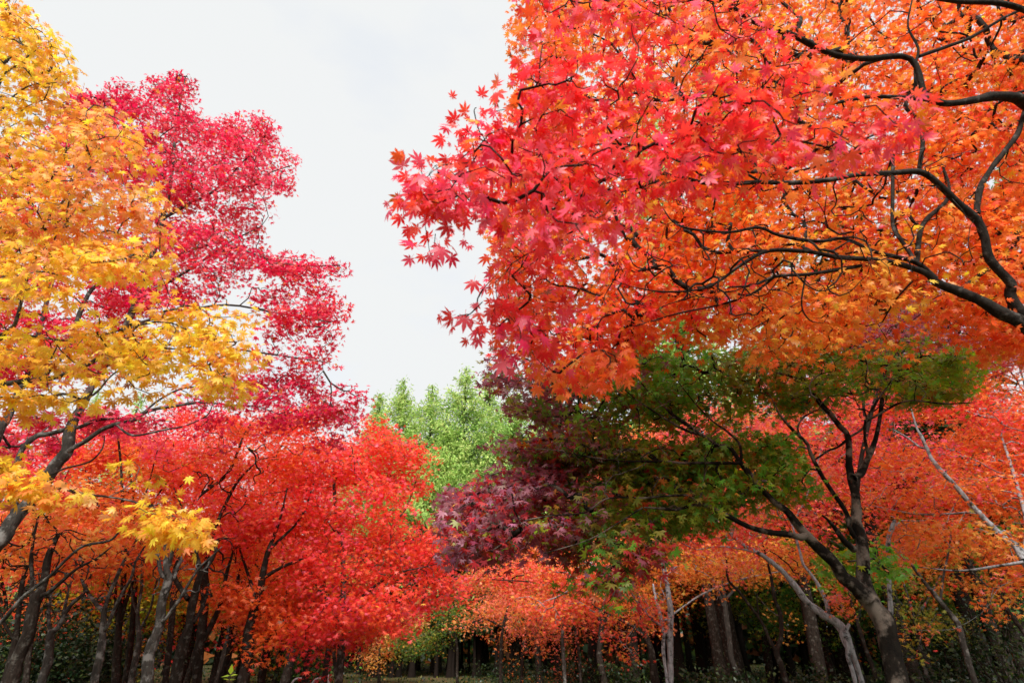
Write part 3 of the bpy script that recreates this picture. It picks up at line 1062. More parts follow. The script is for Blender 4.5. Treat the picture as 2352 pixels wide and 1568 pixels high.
A_back = dict(poly=[(1175, -80), (2440, -80), (2440, 850), (2300, 800), (2150, 730), (2050, 745), (1900, 790), (1800, 800), (1650, 780), (1500, 760), (1440, 790), (1420, 860), (1345, 905), (1290, 850), (1230, 860), (1190, 800), (1150, 760), (1185, 700), (1165, 600), (1140, 500), (1120, 400), (1190, 300)],
              Y=(3.45, 5.6), L=.068, pad=8, flat=.5, cover=4.3, lpt=14, spread=.17, seg=.12, thr=-.75, freq=4.5,
              pal={'orange': 4.4, 'deeporange': 1.6, 'amber': 1.8, 'scarlet': .3, 'gold': .25},
              zones=[zone(1250, 300, 3.5, 1.1, {'red': 2, 'pink': 1.6}, 4), zone(1250, 650, 3.6, .9, {'red': 1.3, 'pink': .8, 'deeporange': 1}, 2), zone(1230, 830, 4.0, .5, {'red': 2, 'pink': 1}, 4),
                     zone(1750, 740, 4.4, .8, {'amber': 2.5, 'gold': 1, 'orange': 1}, 2), zone(1900, 480, 4.6, .7, {'pink': 1, 'red': 1}, 1.5)])
A_front = dict(poly=[(1190, -60), (1300, -80), (1750, -80), (1850, 100), (2000, 200), (2130, 230), (2150, 310), (1980, 350), (1830, 340), (1740, 380), (1640, 370), (1520, 420), (1440, 460), (1330, 520), (1270, 490), (1180, 510), (1110, 470), (1030, 490), (965, 470), (945, 420), (925, 370), (970, 355), (1040, 375), (1110, 330), (1045, 270), (1060, 225), (1150, 260), (1195, 150)],
               Y=(1.6, 2.5), L=.070, cover=2.0, lpt=9, spread=.13, seg=.10, thr=-.5, freq=5.0, pad=6, flat=.6, inset=50,
               pal={'red': 2.4, 'pink': 3, 'scarlet': 1.6, 'deeporange': .5}, droop=.7,
               zones=[zone(1750, 150, 2.0, .5, {'deeporange': 2, 'orange': 1.5, 'scarlet': 2}, 3)])
A_spurs = [dict(poly=p, Y=(2.0, 2.35), L=.085, cover=1.5, lpt=7, spread=.09, seg=.10, thr=-2, inset=30, droop=.8, pal={'red': 2, 'pink': 2, 'crimson': 1})
           for p in ([(955, 570), (990, 525), (1030, 510), (1050, 535), (1000, 565), (975, 585)], [(1040, 740), (1080, 665), (1130, 650), (1150, 710), (1100, 750), (1065, 765)], [(1130, 790), (1150, 730), (1200, 740), (1190, 800), (1150, 810)], [(930, 480), (985, 440), (1000, 480), (950, 490)])]
A_left = [dict(poly=[(905, 352), (960, 342), (1040, 368), (1110, 330), (1048, 268), (1062, 218), (1160, 262), (1240, 300), (1240, 500), (1110, 482), (1030, 492), (950, 466), (932, 420)], Y=(1.65, 2.3), L=.074, cover=1.9, lpt=10, spread=.10, seg=.08, thr=-2, pad=6, flat=.6, inset=40, droop=.7, pal={'red': 2.6, 'pink': 2.4, 'scarlet': 1.2, 'crimson': .5}),
          dict(poly=[(1095, 520), (1250, 500), (1290, 700), (1270, 860), (1190, 815), (1150, 760), (1075, 745), (1105, 660), (1135, 600)], Y=(2.1, 2.9), L=.074, cover=1.5, lpt=10, spread=.12, seg=.1, thr=-1, pad=6, flat=.6, inset=40, droop=.7, freq=5, pal={'red': 2, 'scarlet': 2, 'deeporange': 2, 'pink': 1}),
          dict(poly=[(1200, 800), (1330, 770), (1440, 790), (1425, 860), (1350, 915), (1300, 860), (1230, 865)], Y=(2.6, 3.3), L=.074, cover=1.6, lpt=10, spread=.12, seg=.1, thr=-1, pad=6, flat=.6, inset=40, droop=.8, freq=5, pal={'orange': 3, 'deeporange': 2, 'scarlet': 1})]
A_bare = [bare([(1330, 400), (1600, 330), (1800, 380), (1850, 440), (1600, 500), (1400, 480)], (2.5, 2.9), 90), bare([(1350, 640), (1500, 520), (1750, 490), (2000, 560), (2050, 640), (1850, 720), (1600, 730), (1420, 740)], (2.9, 3.25), 200),
          bare([(1900, 380), (2060, 330), (2260, 330), (2240, 620), (2050, 640), (1900, 560)], (2.9, 3.3), 80), bare([(1450, 60), (1800, 60), (1900, 300), (1600, 330)], (2.2, 2.7), 70)]
A.crown([A_back, A_front] + A_spurs + A_left + A_bare, 'hi', tip_r=.0022, twig_sides=5)

# ---- the green and purple maple with the big dark trunk
B = Tree('green_purple_maple', 'green to purple leaved maple on a stout dark blotched trunk at lower right', 'blotch')
B.limb([(2062, 1568, 44.0), (2044, 1476, 42.2), (2024, 1426, 42.2), (1999, 1388, 42.2), (1984, 1338, 33.4), (1976, 1288, 28.2), (1974, 1238, 24.6), (1969, 1201, 22.0), (1964, 1177, 21.1), (1961, 1127, 19.4), (1957, 1097, 17.6), (1949, 1064, 15.0), (1948, 1002, 12.3), (1929, 977, 12.3), (1904, 947, 12.3), (1889, 932, 12), (1861, 897, 10), (1846, 874, 8), (1830, 840, 5)], (5.5, 5.8), ground=True, sides=14)
B.limb([(1992, 1375, 37.0), (1968, 1350, 33.4), (1944, 1326, 29.9), (1914, 1293, 26.4), (1881, 1258, 24.6), (1851, 1226, 21.1), (1826, 1198, 17.6), (1809, 1176, 15.8), (1783, 1155, 14.1), (1758, 1130, 13.2), (1733, 1102, 11.4), (1711, 1074, 12), (1698, 1057, 10), (1676, 1027, 9), (1651, 1022, 8), (1613, 999, 7), (1576, 989, 6), (1538, 967, 5), (1501, 944, 4), (1463, 919, 3), (1438, 897, 2)], (5.5, 5.1), sides=12)
B.limb([(1959, 1097, 15.8), (1976, 1087, 15.8), (1994, 1052, 13.2), (2009, 1017, 10), (2019, 967, 9), (2026, 909, 9), (2029, 872, 7), (2040, 830, 4)], (5.6, 6.0))
B.limb([(1994, 1050, 8), (1990, 1030, 7), (1986, 1002, 6), (1989, 969, 6), (2004, 939, 5), (2024, 907, 4), (2050, 870, 3)], (5.68, 5.4))
B.limb([(1989, 968, 5), (2026, 947, 5), (2064, 927, 5), (2101, 919, 4), (2164, 927, 4), (2239, 924, 2)], (5.6, 5.3))
B.limb([(1948, 1005, 6), (1976, 989, 5), (1987, 975, 4), (1990, 962, 3)], (5.75, 5.62))
B.limb([(1947, 1008, 6), (1925, 1025, 5), (1904, 1034, 5), (1885, 1047, 5), (1871, 1055, 5)], (5.75, 5.5))
B.limb([(1963, 1235, 10), (1949, 1207, 10), (1944, 1177, 10), (1919, 1139, 10), (1894, 1102, 10), (1871, 1059, 9), (1859, 1032, 8), (1851, 1017, 8), (1824, 989, 7), (1796, 959, 6), (1780, 930, 3)], (5.55, 5.3))
B.limb([(1853, 1018, 5), (1836, 995, 5), (1833, 975, 4), (1850, 955, 4), (1880, 940, 2)], (5.4, 5.3))
B.limb([(1962, 1262, 15.0), (1939, 1241, 13.2), (1919, 1213, 10), (1900, 1192, 6), (1889, 1183, 4)], (5.5, 5.3), skel=False)
B.limb([(1699, 1058, 8), (1703, 1047, 7), (1696, 1017, 6), (1668, 989, 5), (1638, 967, 4), (1600, 930, 3), (1560, 880, 2)], (5.28, 5.2))
B.limb([(1613, 999, 7), (1588, 982, 8), (1551, 957, 8), (1526, 934, 6), (1490, 900, 4), (1450, 850, 2)], (5.17, 5.4))
B.limb([(1700, 1061, 8), (1691, 1062, 8), (1651, 1062, 7), (1601, 1063, 6), (1563, 1063, 6), (1526, 1059, 5), (1476, 1059, 5), (1426, 1059, 4), (1376, 1052, 4), (1326, 1044, 3), (1263, 1032, 2), (1180, 1030, 1.5)], (5.28, 4.8))
B.limb([(1850, 1228, 17.6), (1839, 1231, 15.8), (1814, 1226, 14.1), (1779, 1223, 12.3), (1751, 1218, 12.3), (1713, 1206, 11.4), (1676, 1186, 11), (1651, 1174, 9), (1621, 1159, 8), (1581, 1162, 7), (1551, 1169, 6), (1521, 1167, 6), (1480, 1165, 4)], (5.4, 4.9))
B.limb([(1621, 1159, 6), (1601, 1150, 5), (1576, 1137, 5), (1511, 1140, 5), (1476, 1143, 5), (1426, 1142, 4), (1388, 1147, 4), (1351, 1174, 4), (1316, 1180, 4), (1271, 1183, 3), (1200, 1195, 2)], (5.05, 4.6))
B.limb([(1604, 1152, 4), (1611, 1132, 4), (1618, 1092, 3), (1626, 1070, 2)], (5.0, 5.1))
B.limb([(1476, 1165, 4), (1420, 1200, 3), (1350, 1240, 3), (1250, 1270, 2)], (4.9, 4.6))
B.limb([(1846, 874, 6), (1800, 860, 5), (1740, 850, 4), (1690, 830, 2)], (5.8, 5.6))
B_PAL = {'olive': 2.8, 'green': 1.9, 'dkgreen': .6, 'rust': .3, 'lime': .6}
PURP = {'purple': 3.2, 'mauve': 1.8, 'dkred': 1.2, 'olive': .3}
purple_zones = [zone(1150, 880, 5.8, .78, PURP, 7), zone(1070, 1200, 5.4, .62, PURP, 6), zone(1160, 1080, 5.6, .5, {'purple': 2, 'dkred': 3, 'mauve': 1.5}, 5), zone(1220, 990, 5.8, .5, PURP, 5), zone(1200, 1230, 5.3, .4, PURP, 3), zone(1500, 1270, 4.5, .3, {'purple': 2, 'dkred': 3}, 9)]
b_common = dict(pad=6, flat=.45, L=.080, lpt=15, spread=.16, seg=.14, pal=B_PAL, freq=9.0, zf=2.0, rough=.55, droop=.4)
B.crown([
    dict(poly=[(1115, 830), (1160, 800), (1230, 830), (1330, 850), (1430, 785), (1560, 770), (1640, 800), (1660, 860), (1640, 960), (1560, 1000), (1500, 960), (1420, 990), (1380, 1060), (1250, 1080), (1180, 1040), (1130, 1000), (1190, 940), (1130, 900)], Y=(5.1, 7.0), cover=4.78, thr=-.5, **b_common),
    dict(poly=[(1640, 800), (1750, 785), (1850, 780), (2000, 770), (2150, 790), (2260, 830), (2230, 890), (2120, 915), (2030, 890), (1960, 915), (1880, 920), (1830, 940), (1760, 930), (1660, 960)], Y=(5.3, 7.2), cover=5.01, thr=-.45, zones=[zone(2080, 830, 5.6, .7, {'lime': 2, 'olive': 2, 'rust': .6}, 3)], **b_common),
    dict(poly=[(1030, 1140), (1110, 1090), (1200, 1070), (1330, 1090), (1440, 1080), (1540, 1090), (1640, 1080), (1720, 1090), (1700, 1150), (1600, 1200), (1480, 1240), (1400, 1250), (1300, 1260), (1200, 1250), (1100, 1290), (1040, 1270), (1015, 1210)], Y=(4.8, 6.6), cover=9.13, thr=-.4, **b_common),
    dict(poly=[(1300, 1090), (1220, 1040), (1330, 1000), (1480, 1010), (1600, 1010), (1700, 1030), (1640, 1080), (1480, 1090)], Y=(5.1, 6.4), cover=14.14, thr=-.3, **b_common),
    dict(poly=[(1700, 1000), (1770, 970), (1840, 1060), (1850, 1130), (1790, 1160), (1740, 1120)], Y=(5.0, 6.2), cover=6.97, thr=-.4, zones=[zone(1770, 1060, 5.6, 1, {'lime': 1, 'green': 3}, 4)], **b_common),
    dict(poly=[(1350, 1290), (1420, 1240), (1560, 1225), (1620, 1240), (1560, 1270), (1470, 1290), (1420, 1340), (1380, 1330)], Y=(4.3, 4.8), cover=6.86, thr=-.4, **b_common),
    dict(poly=[(2000, 1210), (2060, 1240), (2085, 1330), (2040, 1350), (2000, 1300)], Y=(5.4, 6.4), cover=2.88, thr=-.5, zones=[zone(2040, 1280, 5.8, 1, {'lime': 3, 'green': 3, 'peach': .5}, 9)], **b_common),
    dict(poly=[(1870, 1290), (1940, 1260), (1965, 1310), (1940, 1350), (1890, 1340)], Y=(5.5, 6.3), cover=3.30, thr=-.5, zones=[zone(1920, 1310, 5.8, 1, {'lime': 3, 'green': 2, 'orange': 2}, 9)], **b_common),
    bare([(1380, 860), (1500, 850), (1650, 880), (1700, 1000), (1640, 1040), (1450, 1000)], (4.9, 5.3), 90),
    bare([(1700, 820), (1900, 800), (2100, 830), (2150, 900), (2000, 960), (1800, 980)], (5.0, 5.6), 80),
    bare([(1250, 1020), (1650, 1020), (1600, 1100), (1300, 1120)], (4.5, 5.0), 50),
], 'mid', tip_r=.0028, twig_sides=5, zones=purple_zones)

# ---- purple maple further back, behind the orange canopy
P = Tree('purple_maple', 'dark purple maple showing behind the orange canopy at the right edge', 'dark')
P.limb([(2052, 1568, 14), (2026, 1460, 13), (1985, 1330, 12), (1968, 1150, 10), (2000, 950, 8), (2060, 800, 6), (2120, 720, 4)], 9.0, ground=True)
P.limb([(1990, 980, 7), (1970, 880, 5), (1900, 790, 4), (1800, 740, 2)], (9.0, 8.8))
P.limb([(2050, 820, 6), (2180, 750, 5), (2330, 660, 3)], (9.0, 9.2))
P.crown([dict(poly=[(1750, 760), (1850, 690), (2000, 700), (2120, 660), (2250, 640), (2420, 600), (2420, 800), (2250, 830), (2100, 800), (1950, 790), (1830, 790)], Y=(8.2, 10.5), L=.075, cover=2.0, lpt=14, spread=.25, thr=-.5, pal={'purple': 3, 'mauve': 1.5, 'dkred': 1.2, 'olive': .6})], 'mid')

# ---- right side, second rank
def simple(name, label, bark, limbs, regions, kind='lo', group=None, **kw):
    t = Tree(name, label, bark, group=group)
    for i, (pts, Y) in enumerate(limbs):
        t.limb(pts, Y, ground=(i == 0), sides=8 if kind != 'hi' else 10)
    if regions:
        t.crown(regions, kind, tip_r=kw.get('tip_r', .0035), twig_sides=3, zones=kw.get('zones', ()))
    return t


GR = "maples of the right side"
Cc = simple('maple', 'salmon red maple on a pale grey lichened trunk leaning left behind the big dark trunk', 'pale', [
    ([(1979, 1568, 13), (1971, 1536, 12), (1957, 1501, 13), (1945, 1463, 23), (1934, 1441, 22), (1911, 1423, 20), (1884, 1403, 18), (1851, 1376, 16), (1826, 1346, 13), (1801, 1316, 12), (1779, 1296, 11), (1764, 1284, 11), (1738, 1268, 10), (1708, 1251, 9), (1688, 1233, 8), (1671, 1216, 7), (1656, 1203, 6), (1633, 1183, 4), (1610, 1130, 3)], (9.0, 9.3)),
    ([(1945, 1463, 12), (1948, 1490, 11), (1950, 1513, 10), (1957, 1540, 9), (1965, 1567, 9), (1970, 1590, 9)], (9.0, 8.95)),
    ([(1738, 1268, 6), (1712, 1262, 5), (1688, 1257, 5), (1648, 1255, 4), (1600, 1262, 2)], (9.15, 9.4)),
    ([(1906, 1418, 10), (1896, 1376, 9), (1881, 1346, 8), (1864, 1318, 7), (1846, 1296, 6), (1839, 1276, 6), (1834, 1251, 6), (1819, 1206, 5), (1800, 1150, 3), (1790, 1080, 2)], (9.05, 9.6)),
    ([(1941, 1452, 9), (1946, 1440, 9), (1950, 1432, 7)], 8.95),
    ([(1640, 1190, 4), (1680, 1120, 4), (1700, 1050, 3), (1730, 960, 2)], (9.3, 10)),
    ([(1819, 1206, 4), (1860, 1120, 4), (1890, 1020, 3)], (9.6, 10)),
], [
    dict(poly=[(1480, 1020), (1580, 930), (1700, 870), (1900, 830), (2000, 860), (1990, 960), (1960, 1060), (1950, 1180), (1900, 1230), (1800, 1200), (1750, 1230), (1680, 1260), (1600, 1260), (1520, 1240), (1440, 1150), (1400, 1080)], Y=(8.3, 11.5), L=.075, cover=1.9, pad=18, flat=.14, lpt=22, spread=.30, thr=-.15, zf=3.4, freq=3.2,
         pal={'salmon': 3, 'red': 1, 'scarlet': 1.5, 'orange': 2.5, 'pink': .5, 'amber': .4}),
    dict(poly=[(1890, 1370), (1940, 1350), (1955, 1410), (1930, 1420), (1905, 1400)], Y=(8.6, 9.2), L=.075, cover=1.4, lpt=12, spread=.14, thr=-1, pal={'orange': 3, 'salmon': 2, 'peach': 1}),
], 'mid')

Dd = simple('maple', 'red orange maple with a pale grey trunk slanting in from the right edge', 'pale', [
    ([(2460, 1480, 17), (2400, 1370, 17), (2351, 1286, 16), (2334, 1258, 16), (2314, 1241, 14), (2289, 1218, 13), (2269, 1196, 13), (2244, 1174, 12), (2226, 1152, 12), (2189, 1109, 11), (2164, 1084, 10), (2144, 1057, 9), (2129, 1032, 8), (2116, 1002, 7), (2106, 982, 5), (2090, 930, 3)], (8.0, 8.6)),
    ([(2126, 1030, 5), (2109, 1024, 5), (2084, 1004, 4), (2050, 985, 2)], (8.5, 8.7)),
    ([(2351, 1286, 10), (2360, 1200, 9), (2330, 1090, 7), (2300, 1000, 4)], (8, 9.5)),
    ([(2244, 1174, 6), (2180, 1180, 5), (2100, 1180, 4), (2000, 1160, 2)], (8.4, 9.3)),
    ([(2351, 1290, 8), (2280, 1300, 6), (2200, 1310, 4), (2100, 1300, 2)], (8.0, 8.6)),
], [
    dict(pad=18, flat=.16, arch=.3, poly=[(1960, 900), (2050, 850), (2200, 840), (2440, 840), (2440, 1130), (2330, 1130), (2250, 1060), (2140, 1130), (2040, 1130), (1980, 1080)], Y=(8.2, 11.5), L=.075, cover=2.0, lpt=22, spread=.32, thr=-.25, zf=3.2, freq=3.0, pal={'orange': 3, 'deeporange': 2, 'salmon': 1.5, 'scarlet': 1},
         zones=[zone(2150, 950, 9.5, 1.5, {'red': 2, 'pink': 1.5, 'scarlet': 2}, 3)]),
    dict(pad=18, flat=.16, arch=.3, poly=[(1960, 1080), (2130, 1080), (2280, 1080), (2440, 1100), (2440, 1370), (2330, 1335), (2230, 1345), (2150, 1310), (2050, 1300), (1980, 1230)], Y=(7.6, 11.0), L=.075, cover=1.35, lpt=22, spread=.30, thr=-.15, zf=4.5, freq=3.0, pal={'orange': 3, 'deeporange': 2, 'rust': 1.5, 'salmon': .5, 'amber': .6},
         zones=[zone(2260, 1320, 8.5, .8, {'olive': 2, 'amber': 2, 'orange': 1, 'lime': 1}, 5), zone(2020, 1180, 9, 1, {'red': 1, 'pink': 1, 'salmon': 2}, 3)]),
], 'mid')
D2 = simple('maple', 'deep orange maple whose grey limb enters high at the right edge', 'grey', [
    ([(2520, 1568, 15), (2470, 1300, 14), (2400, 1120, 12), (2351, 1022, 11), (2326, 994, 9), (2296, 967, 7), (2260, 935, 4), (2210, 900, 2)], (10.5, 11)),
    ([(2400, 1120, 7), (2370, 950, 5), (2330, 800, 3)], (10.6, 12)),
], [dict(poly=[(2100, 780), (2250, 760), (2460, 700), (2460, 1150), (2300, 1130), (2180, 1050), (2080, 900)], Y=(10.5, 13.5), L=.075, cover=1.7, pad=18, flat=.16, lpt=24, spread=.36, thr=-.5, zf=3, freq=1.5, pal={'orange': 3, 'deeporange': 2.5, 'rust': 1, 'scarlet': 1})])

E1 = simple('maple', 'amber orange maple on a white twin-stemmed trunk with a broken top', 'pale', [
    ([(1539, 1568, 14), (1541, 1513, 14), (1538, 1456, 16), (1540, 1413, 14), (1537, 1376, 12), (1533, 1346, 10), (1528, 1316, 10), (1524, 1296, 11), (1522, 1290, 10)], 12),
    ([(1537, 1456, 9), (1526, 1455, 8), (1523, 1488, 8), (1528, 1526, 7), (1532, 1563, 7), (1533, 1590, 7)], (12, 11.9)),
    ([(1530, 1450, 10), (1523, 1446, 9), (1513, 1401, 9), (1506, 1376, 7), (1500, 1340, 4)], (12, 12.3)),
    ([(1518, 1436, 6), (1498, 1421, 5), (1483, 1406, 5), (1466, 1386, 5), (1451, 1361, 5), (1438, 1336, 5), (1411, 1328, 5), (1381, 1308, 5), (1346, 1292, 4), (1326, 1283, 3)], (12, 11.2)),
    ([(1520, 1430, 5), (1560, 1400, 4), (1620, 1360, 4), (1700, 1330, 3), (1800, 1310, 2)], (12, 12.5)),
], [
    dict(pad=18, flat=.16, arch=.3, poly=[(1500, 1290), (1560, 1260), (1650, 1265), (1750, 1270), (1860, 1290), (1810, 1330), (1720, 1335), (1650, 1335), (1570, 1345), (1540, 1380), (1510, 1400)], Y=(11.5, 14), L=.075, cover=1.87, lpt=22, spread=.34, thr=.0, zf=3, pal={'amber': 3, 'orange': 2.5, 'brown': 1.2, 'gold': .6}),
    dict(pad=18, flat=.16, arch=.3, poly=[(1200, 1310), (1300, 1290), (1400, 1270), (1500, 1280), (1520, 1380), (1470, 1430), (1400, 1410), (1300, 1420), (1220, 1430), (1170, 1400)], Y=(11, 13.5), L=.075, cover=1.73, lpt=22, spread=.32, thr=.0, zf=3.4, freq=3.0, pal={'orange': 3, 'salmon': 2, 'amber': 1.5, 'olive': .6, 'scarlet': 1}),
], 'mid')
E2 = simple('maple', 'salmon orange maple on a brown trunk just left of the white broken trunk', 'brown', [
    ([(1508, 1568, 19), (1498, 1501, 16), (1488, 1471, 14), (1478, 1438, 10), (1473, 1408, 8), (1460, 1340, 5), (1440, 1240, 3)], 13.5),
    ([(1490, 1473, 8), (1458, 1441, 7), (1420, 1420, 5), (1340, 1380, 4), (1240, 1340, 3), (1130, 1330, 2)], (13.5, 13.5)),
    ([(1473, 1408, 5), (1540, 1340, 4), (1600, 1250, 2)], (13.5, 14.5)),
], [dict(pad=18, flat=.16, arch=.3, poly=[(1060, 1330), (1120, 1250), (1230, 1230), (1350, 1200), (1480, 1180), (1620, 1200), (1650, 1260), (1500, 1280), (1400, 1310), (1250, 1330), (1150, 1370)], Y=(12.5, 16), L=.075, cover=2.02, lpt=24, spread=.36, thr=.0, zf=3, pal={'orange': 3, 'salmon': 2.5, 'scarlet': 1, 'olive': .5, 'peach': .8, 'amber': .8},
         zones=[zone(1120, 1280, 14, 1.5, {'red': 2, 'scarlet': 2, 'dkred': .5}, 3)])], 'mid')
E8 = simple('maple', 'dim brown orange maple on a tall shaded trunk right of the white one', 'dark', [
    ([(1701, 1568, 13), (1683, 1521, 13), (1676, 1488, 13), (1673, 1446, 13), (1666, 1401, 13), (1660, 1360, 10), (1650, 1300, 6), (1630, 1220, 3)], 16),
    ([(1666, 1400, 8), (1640, 1340, 6), (1590, 1290, 3)], (16, 16)), ([(1663, 1380, 8), (1720, 1320, 5), (1780, 1280, 3)], (16, 16.5))],
    [dict(poly=[(1540, 1330), (1600, 1210), (1750, 1180), (1880, 1240), (1850, 1310), (1700, 1320)], Y=(15, 18), L=.08, cover=2.4, lpt=24, spread=.42, thr=-.6, zf=3, pal={'amber': 2, 'brown': 2, 'orange': 1.5, 'olive': 1})])
E9 = simple('maple', 'orange maple on a forked brown trunk left of the pale leaning trunk', 'brown', [
    ([(1806, 1568, 14), (1794, 1526, 13), (1784, 1498, 13), (1794, 1463, 10), (1793, 1413, 9), (1781, 1376, 8), (1774, 1338, 7), (1766, 1301, 5), (1750, 1240, 3)], 11),
    ([(1784, 1498, 9), (1764, 1463, 8), (1758, 1446, 8), (1743, 1416, 7), (1721, 1391, 7), (1696, 1356, 6), (1673, 1331, 5), (1669, 1288, 4), (1660, 1250, 2)], (11, 11.2)),
    ([(1743, 1416, 4), (1740, 1390, 4), (1738, 1362, 2)], (11.1, 11)),
], [dict(poly=[(1620, 1330), (1650, 1290), (1750, 1240), (1860, 1240), (1900, 1290), (1840, 1310), (1760, 1310), (1700, 1345), (1650, 1350)], Y=(10.6, 12.5), L=.075, cover=1.3, lpt=18, spread=.28, thr=-.3, zf=3, pal={'orange': 3, 'amber': 2, 'salmon': 1.5})], 'mid')
E10 = simple('maple', 'rust and green maple on a curved grey trunk right of the big dark trunk', 'grey', [
    ([(2240, 1568, 14), (2224, 1521, 13), (2214, 1476, 13), (2201, 1431, 13), (2174, 1398, 11), (2146, 1363, 10), (2119, 1331, 8), (2090, 1290, 5), (2060, 1230, 3)], 10),
    ([(2160, 1380, 6), (2165, 1330, 5), (2180, 1260, 4), (2190, 1180, 2)], (10, 10.6)),
    ([(2119, 1331, 5), (2060, 1300, 4), (2020, 1290, 2)], (10, 10)),
], [dict(pad=18, flat=.16, arch=.3, poly=[(1990, 1320), (2050, 1270), (2150, 1280), (2250, 1300), (2330, 1320), (2300, 1350), (2210, 1340), (2140, 1360), (2060, 1340)], Y=(9.5, 12), L=.075, cover=1.5, lpt=18, spread=.28, thr=-.2, zf=4, pal={'rust': 2, 'orange': 2, 'red': 1, 'olive': 1.2, 'amber': .8}),
    dict(pad=18, flat=.16, arch=.3, poly=[(1980, 1200), (2100, 1180), (2250, 1200), (2350, 1240), (2300, 1290), (2150, 1270), (2020, 1270)], Y=(10.5, 13), L=.075, cover=1.5, lpt=18, spread=.3, thr=-.1, zf=4, pal={'rust': 2, 'orange': 2, 'deeporange': 2, 'scarlet': 1})], 'mid')
E13 = simple('maple', 'olive leaved young maple on a slim trunk behind the big dark one', 'brown', [
    ([(2014, 1568, 9), (2004, 1526, 9), (1984, 1476, 8), (1969, 1426, 7), (1950, 1360, 4), (1930, 1290, 2)], 14), ([(1969, 1426, 5), (1990, 1350, 3), (2010, 1300, 2)], (14, 14.5))],
    [dict(poly=[(1860, 1350), (1900, 1260), (2050, 1250), (2080, 1330), (2000, 1380)], Y=(13, 16), L=.08, cover=1.5, lpt=20, spread=.4, thr=-.3, zf=3, pal={'olive': 3, 'lime': 1, 'rust': 1.5, 'green': 1})])
E14 = simple('maple', 'thin grey trunked maple with dull olive and rust leaves, right of the big dark trunk', 'grey', [
    ([(2134, 1568, 9), (2119, 1508, 9), (2101, 1426, 8), (2090, 1385, 6), (2070, 1320, 3)], 14), ([(2101, 1426, 5), (2140, 1360, 3), (2170, 1300, 2)], (14, 14.5))],
    [dict(poly=[(2040, 1440), (2060, 1370), (2150, 1370), (2230, 1390), (2210, 1460), (2120, 1440)], Y=(13, 15.5), L=.08, cover=1.1, lpt=20, spread=.36, thr=-.1, zf=4, pal={'olive': 3, 'lime': .6, 'rust': 1, 'amber': .6})])
E15 = simple('maple', 'maple with a dark slanting trunk leaving the frame at lower right edge', 'brown', [
    ([(2400, 1520, 11), (2344, 1436, 10), (2314, 1401, 9), (2286, 1346, 8), (2260, 1280, 5), (2230, 1200, 3)], (11, 11.5)), ([(2290, 1350, 5), (2340, 1260, 4), (2380, 1180, 2)], (11.3, 12))],
    [dict(poly=[(2180, 1250), (2260, 1150), (2440, 1140), (2440, 1330), (2300, 1330)], Y=(11, 13.5), L=.075, cover=1.5, lpt=20, spread=.3, thr=-.1, zf=4, pal={'orange': 2, 'deeporange': 2, 'rust': 2, 'olive': .6})])
snag = simple('broken_snag', 'grey broken snag with a mossy split top right of the big dark trunk', 'pale', [
    ([(2062, 1568, 14), (2050, 1450, 12), (2044, 1376, 10), (2041, 1316, 9), (2039, 1258, 10), (2043, 1232, 10), (2050, 1210, 9), (2056, 1194, 7)], 8.0),
    ([(2045, 1225, 7), (2057, 1208, 6), (2066, 1199, 4)], 8.0)], None)
snag.cat = "dead tree"

GS = "slender trunks under the orange maples at right"
for lab, bark, Y, pts, pal in (
        ("slim white-footed maple trunk alone left of the brown one, orange leaves above", 'grey', 20, [(1298, 1563, 8), (1295, 1501, 9), (1293, 1463, 8), (1295, 1421, 8), (1296, 1360, 5), (1290, 1300, 3)], {'orange': 3, 'salmon': 2, 'amber': 1}),
        ("reddish brown maple trunk with a slight bend under orange leaves", 'brown', 19, [(1388, 1568, 16), (1378, 1513, 14), (1376, 1488, 13), (1383, 1438, 12), (1388, 1380, 8), (1380, 1300, 4)], {'orange': 3, 'amber': 2, 'rust': 1}),
        ("thin dark maple trunk with dangling leaves right of the reddish brown trunk", 'brown', 22, [(1419, 1568, 7), (1418, 1501, 7), (1421, 1440, 7), (1424, 1380, 5), (1430, 1320, 3)], {'amber': 2, 'olive': 2, 'orange': 2}),
        ("thin grey maple trunk with a knobbly bend right of the white-footed trunk", 'grey', 22, [(1334, 1568, 8), (1331, 1508, 7), (1323, 1463, 6), (1316, 1426, 5), (1300, 1360, 3)], {'orange': 3, 'salmon': 2, 'rust': 1}),
        ("thin dark maple trunk forked like a Y near the middle of the wood's edge", 'brown', 24, [(1198, 1568, 8), (1202, 1501, 7), (1206, 1450, 6), (1220, 1410, 4), (1240, 1370, 2)], {'salmon': 3, 'orange': 2, 'peach': 1})):
    a = np.array(pts)
    top = pts[-1]
    t = simple('slender_maple', lab, bark, [(pts, Y), ([(pts[3][0], pts[3][1], pts[3][2] * .7), (pts[3][0] - 22, pts[3][1] - 50, 4), (pts[3][0] - 45, pts[3][1] - 110, 2)], (Y, Y - .3)), ([(pts[3][0], pts[3][1], pts[3][2] * .7), (pts[3][0] + 22, pts[3][1] - 45, 4), (pts[3][0] + 50, pts[3][1] - 100, 2)], (Y, Y + .4))],
        [dict(ell=(W(top[0], top[1] + 15, Y), (2.3, 2.0, 1.5)), n=230, L=.09, lpt=24, spread=.42, thr=-.5, pal=pal, seg=.4)], 'lo', GS)
    t.build()

for t in (A, B, P, Cc, Dd, D2, E1, E2, E8, E9, E10, E13, E14, E15, snag):
    t.build()

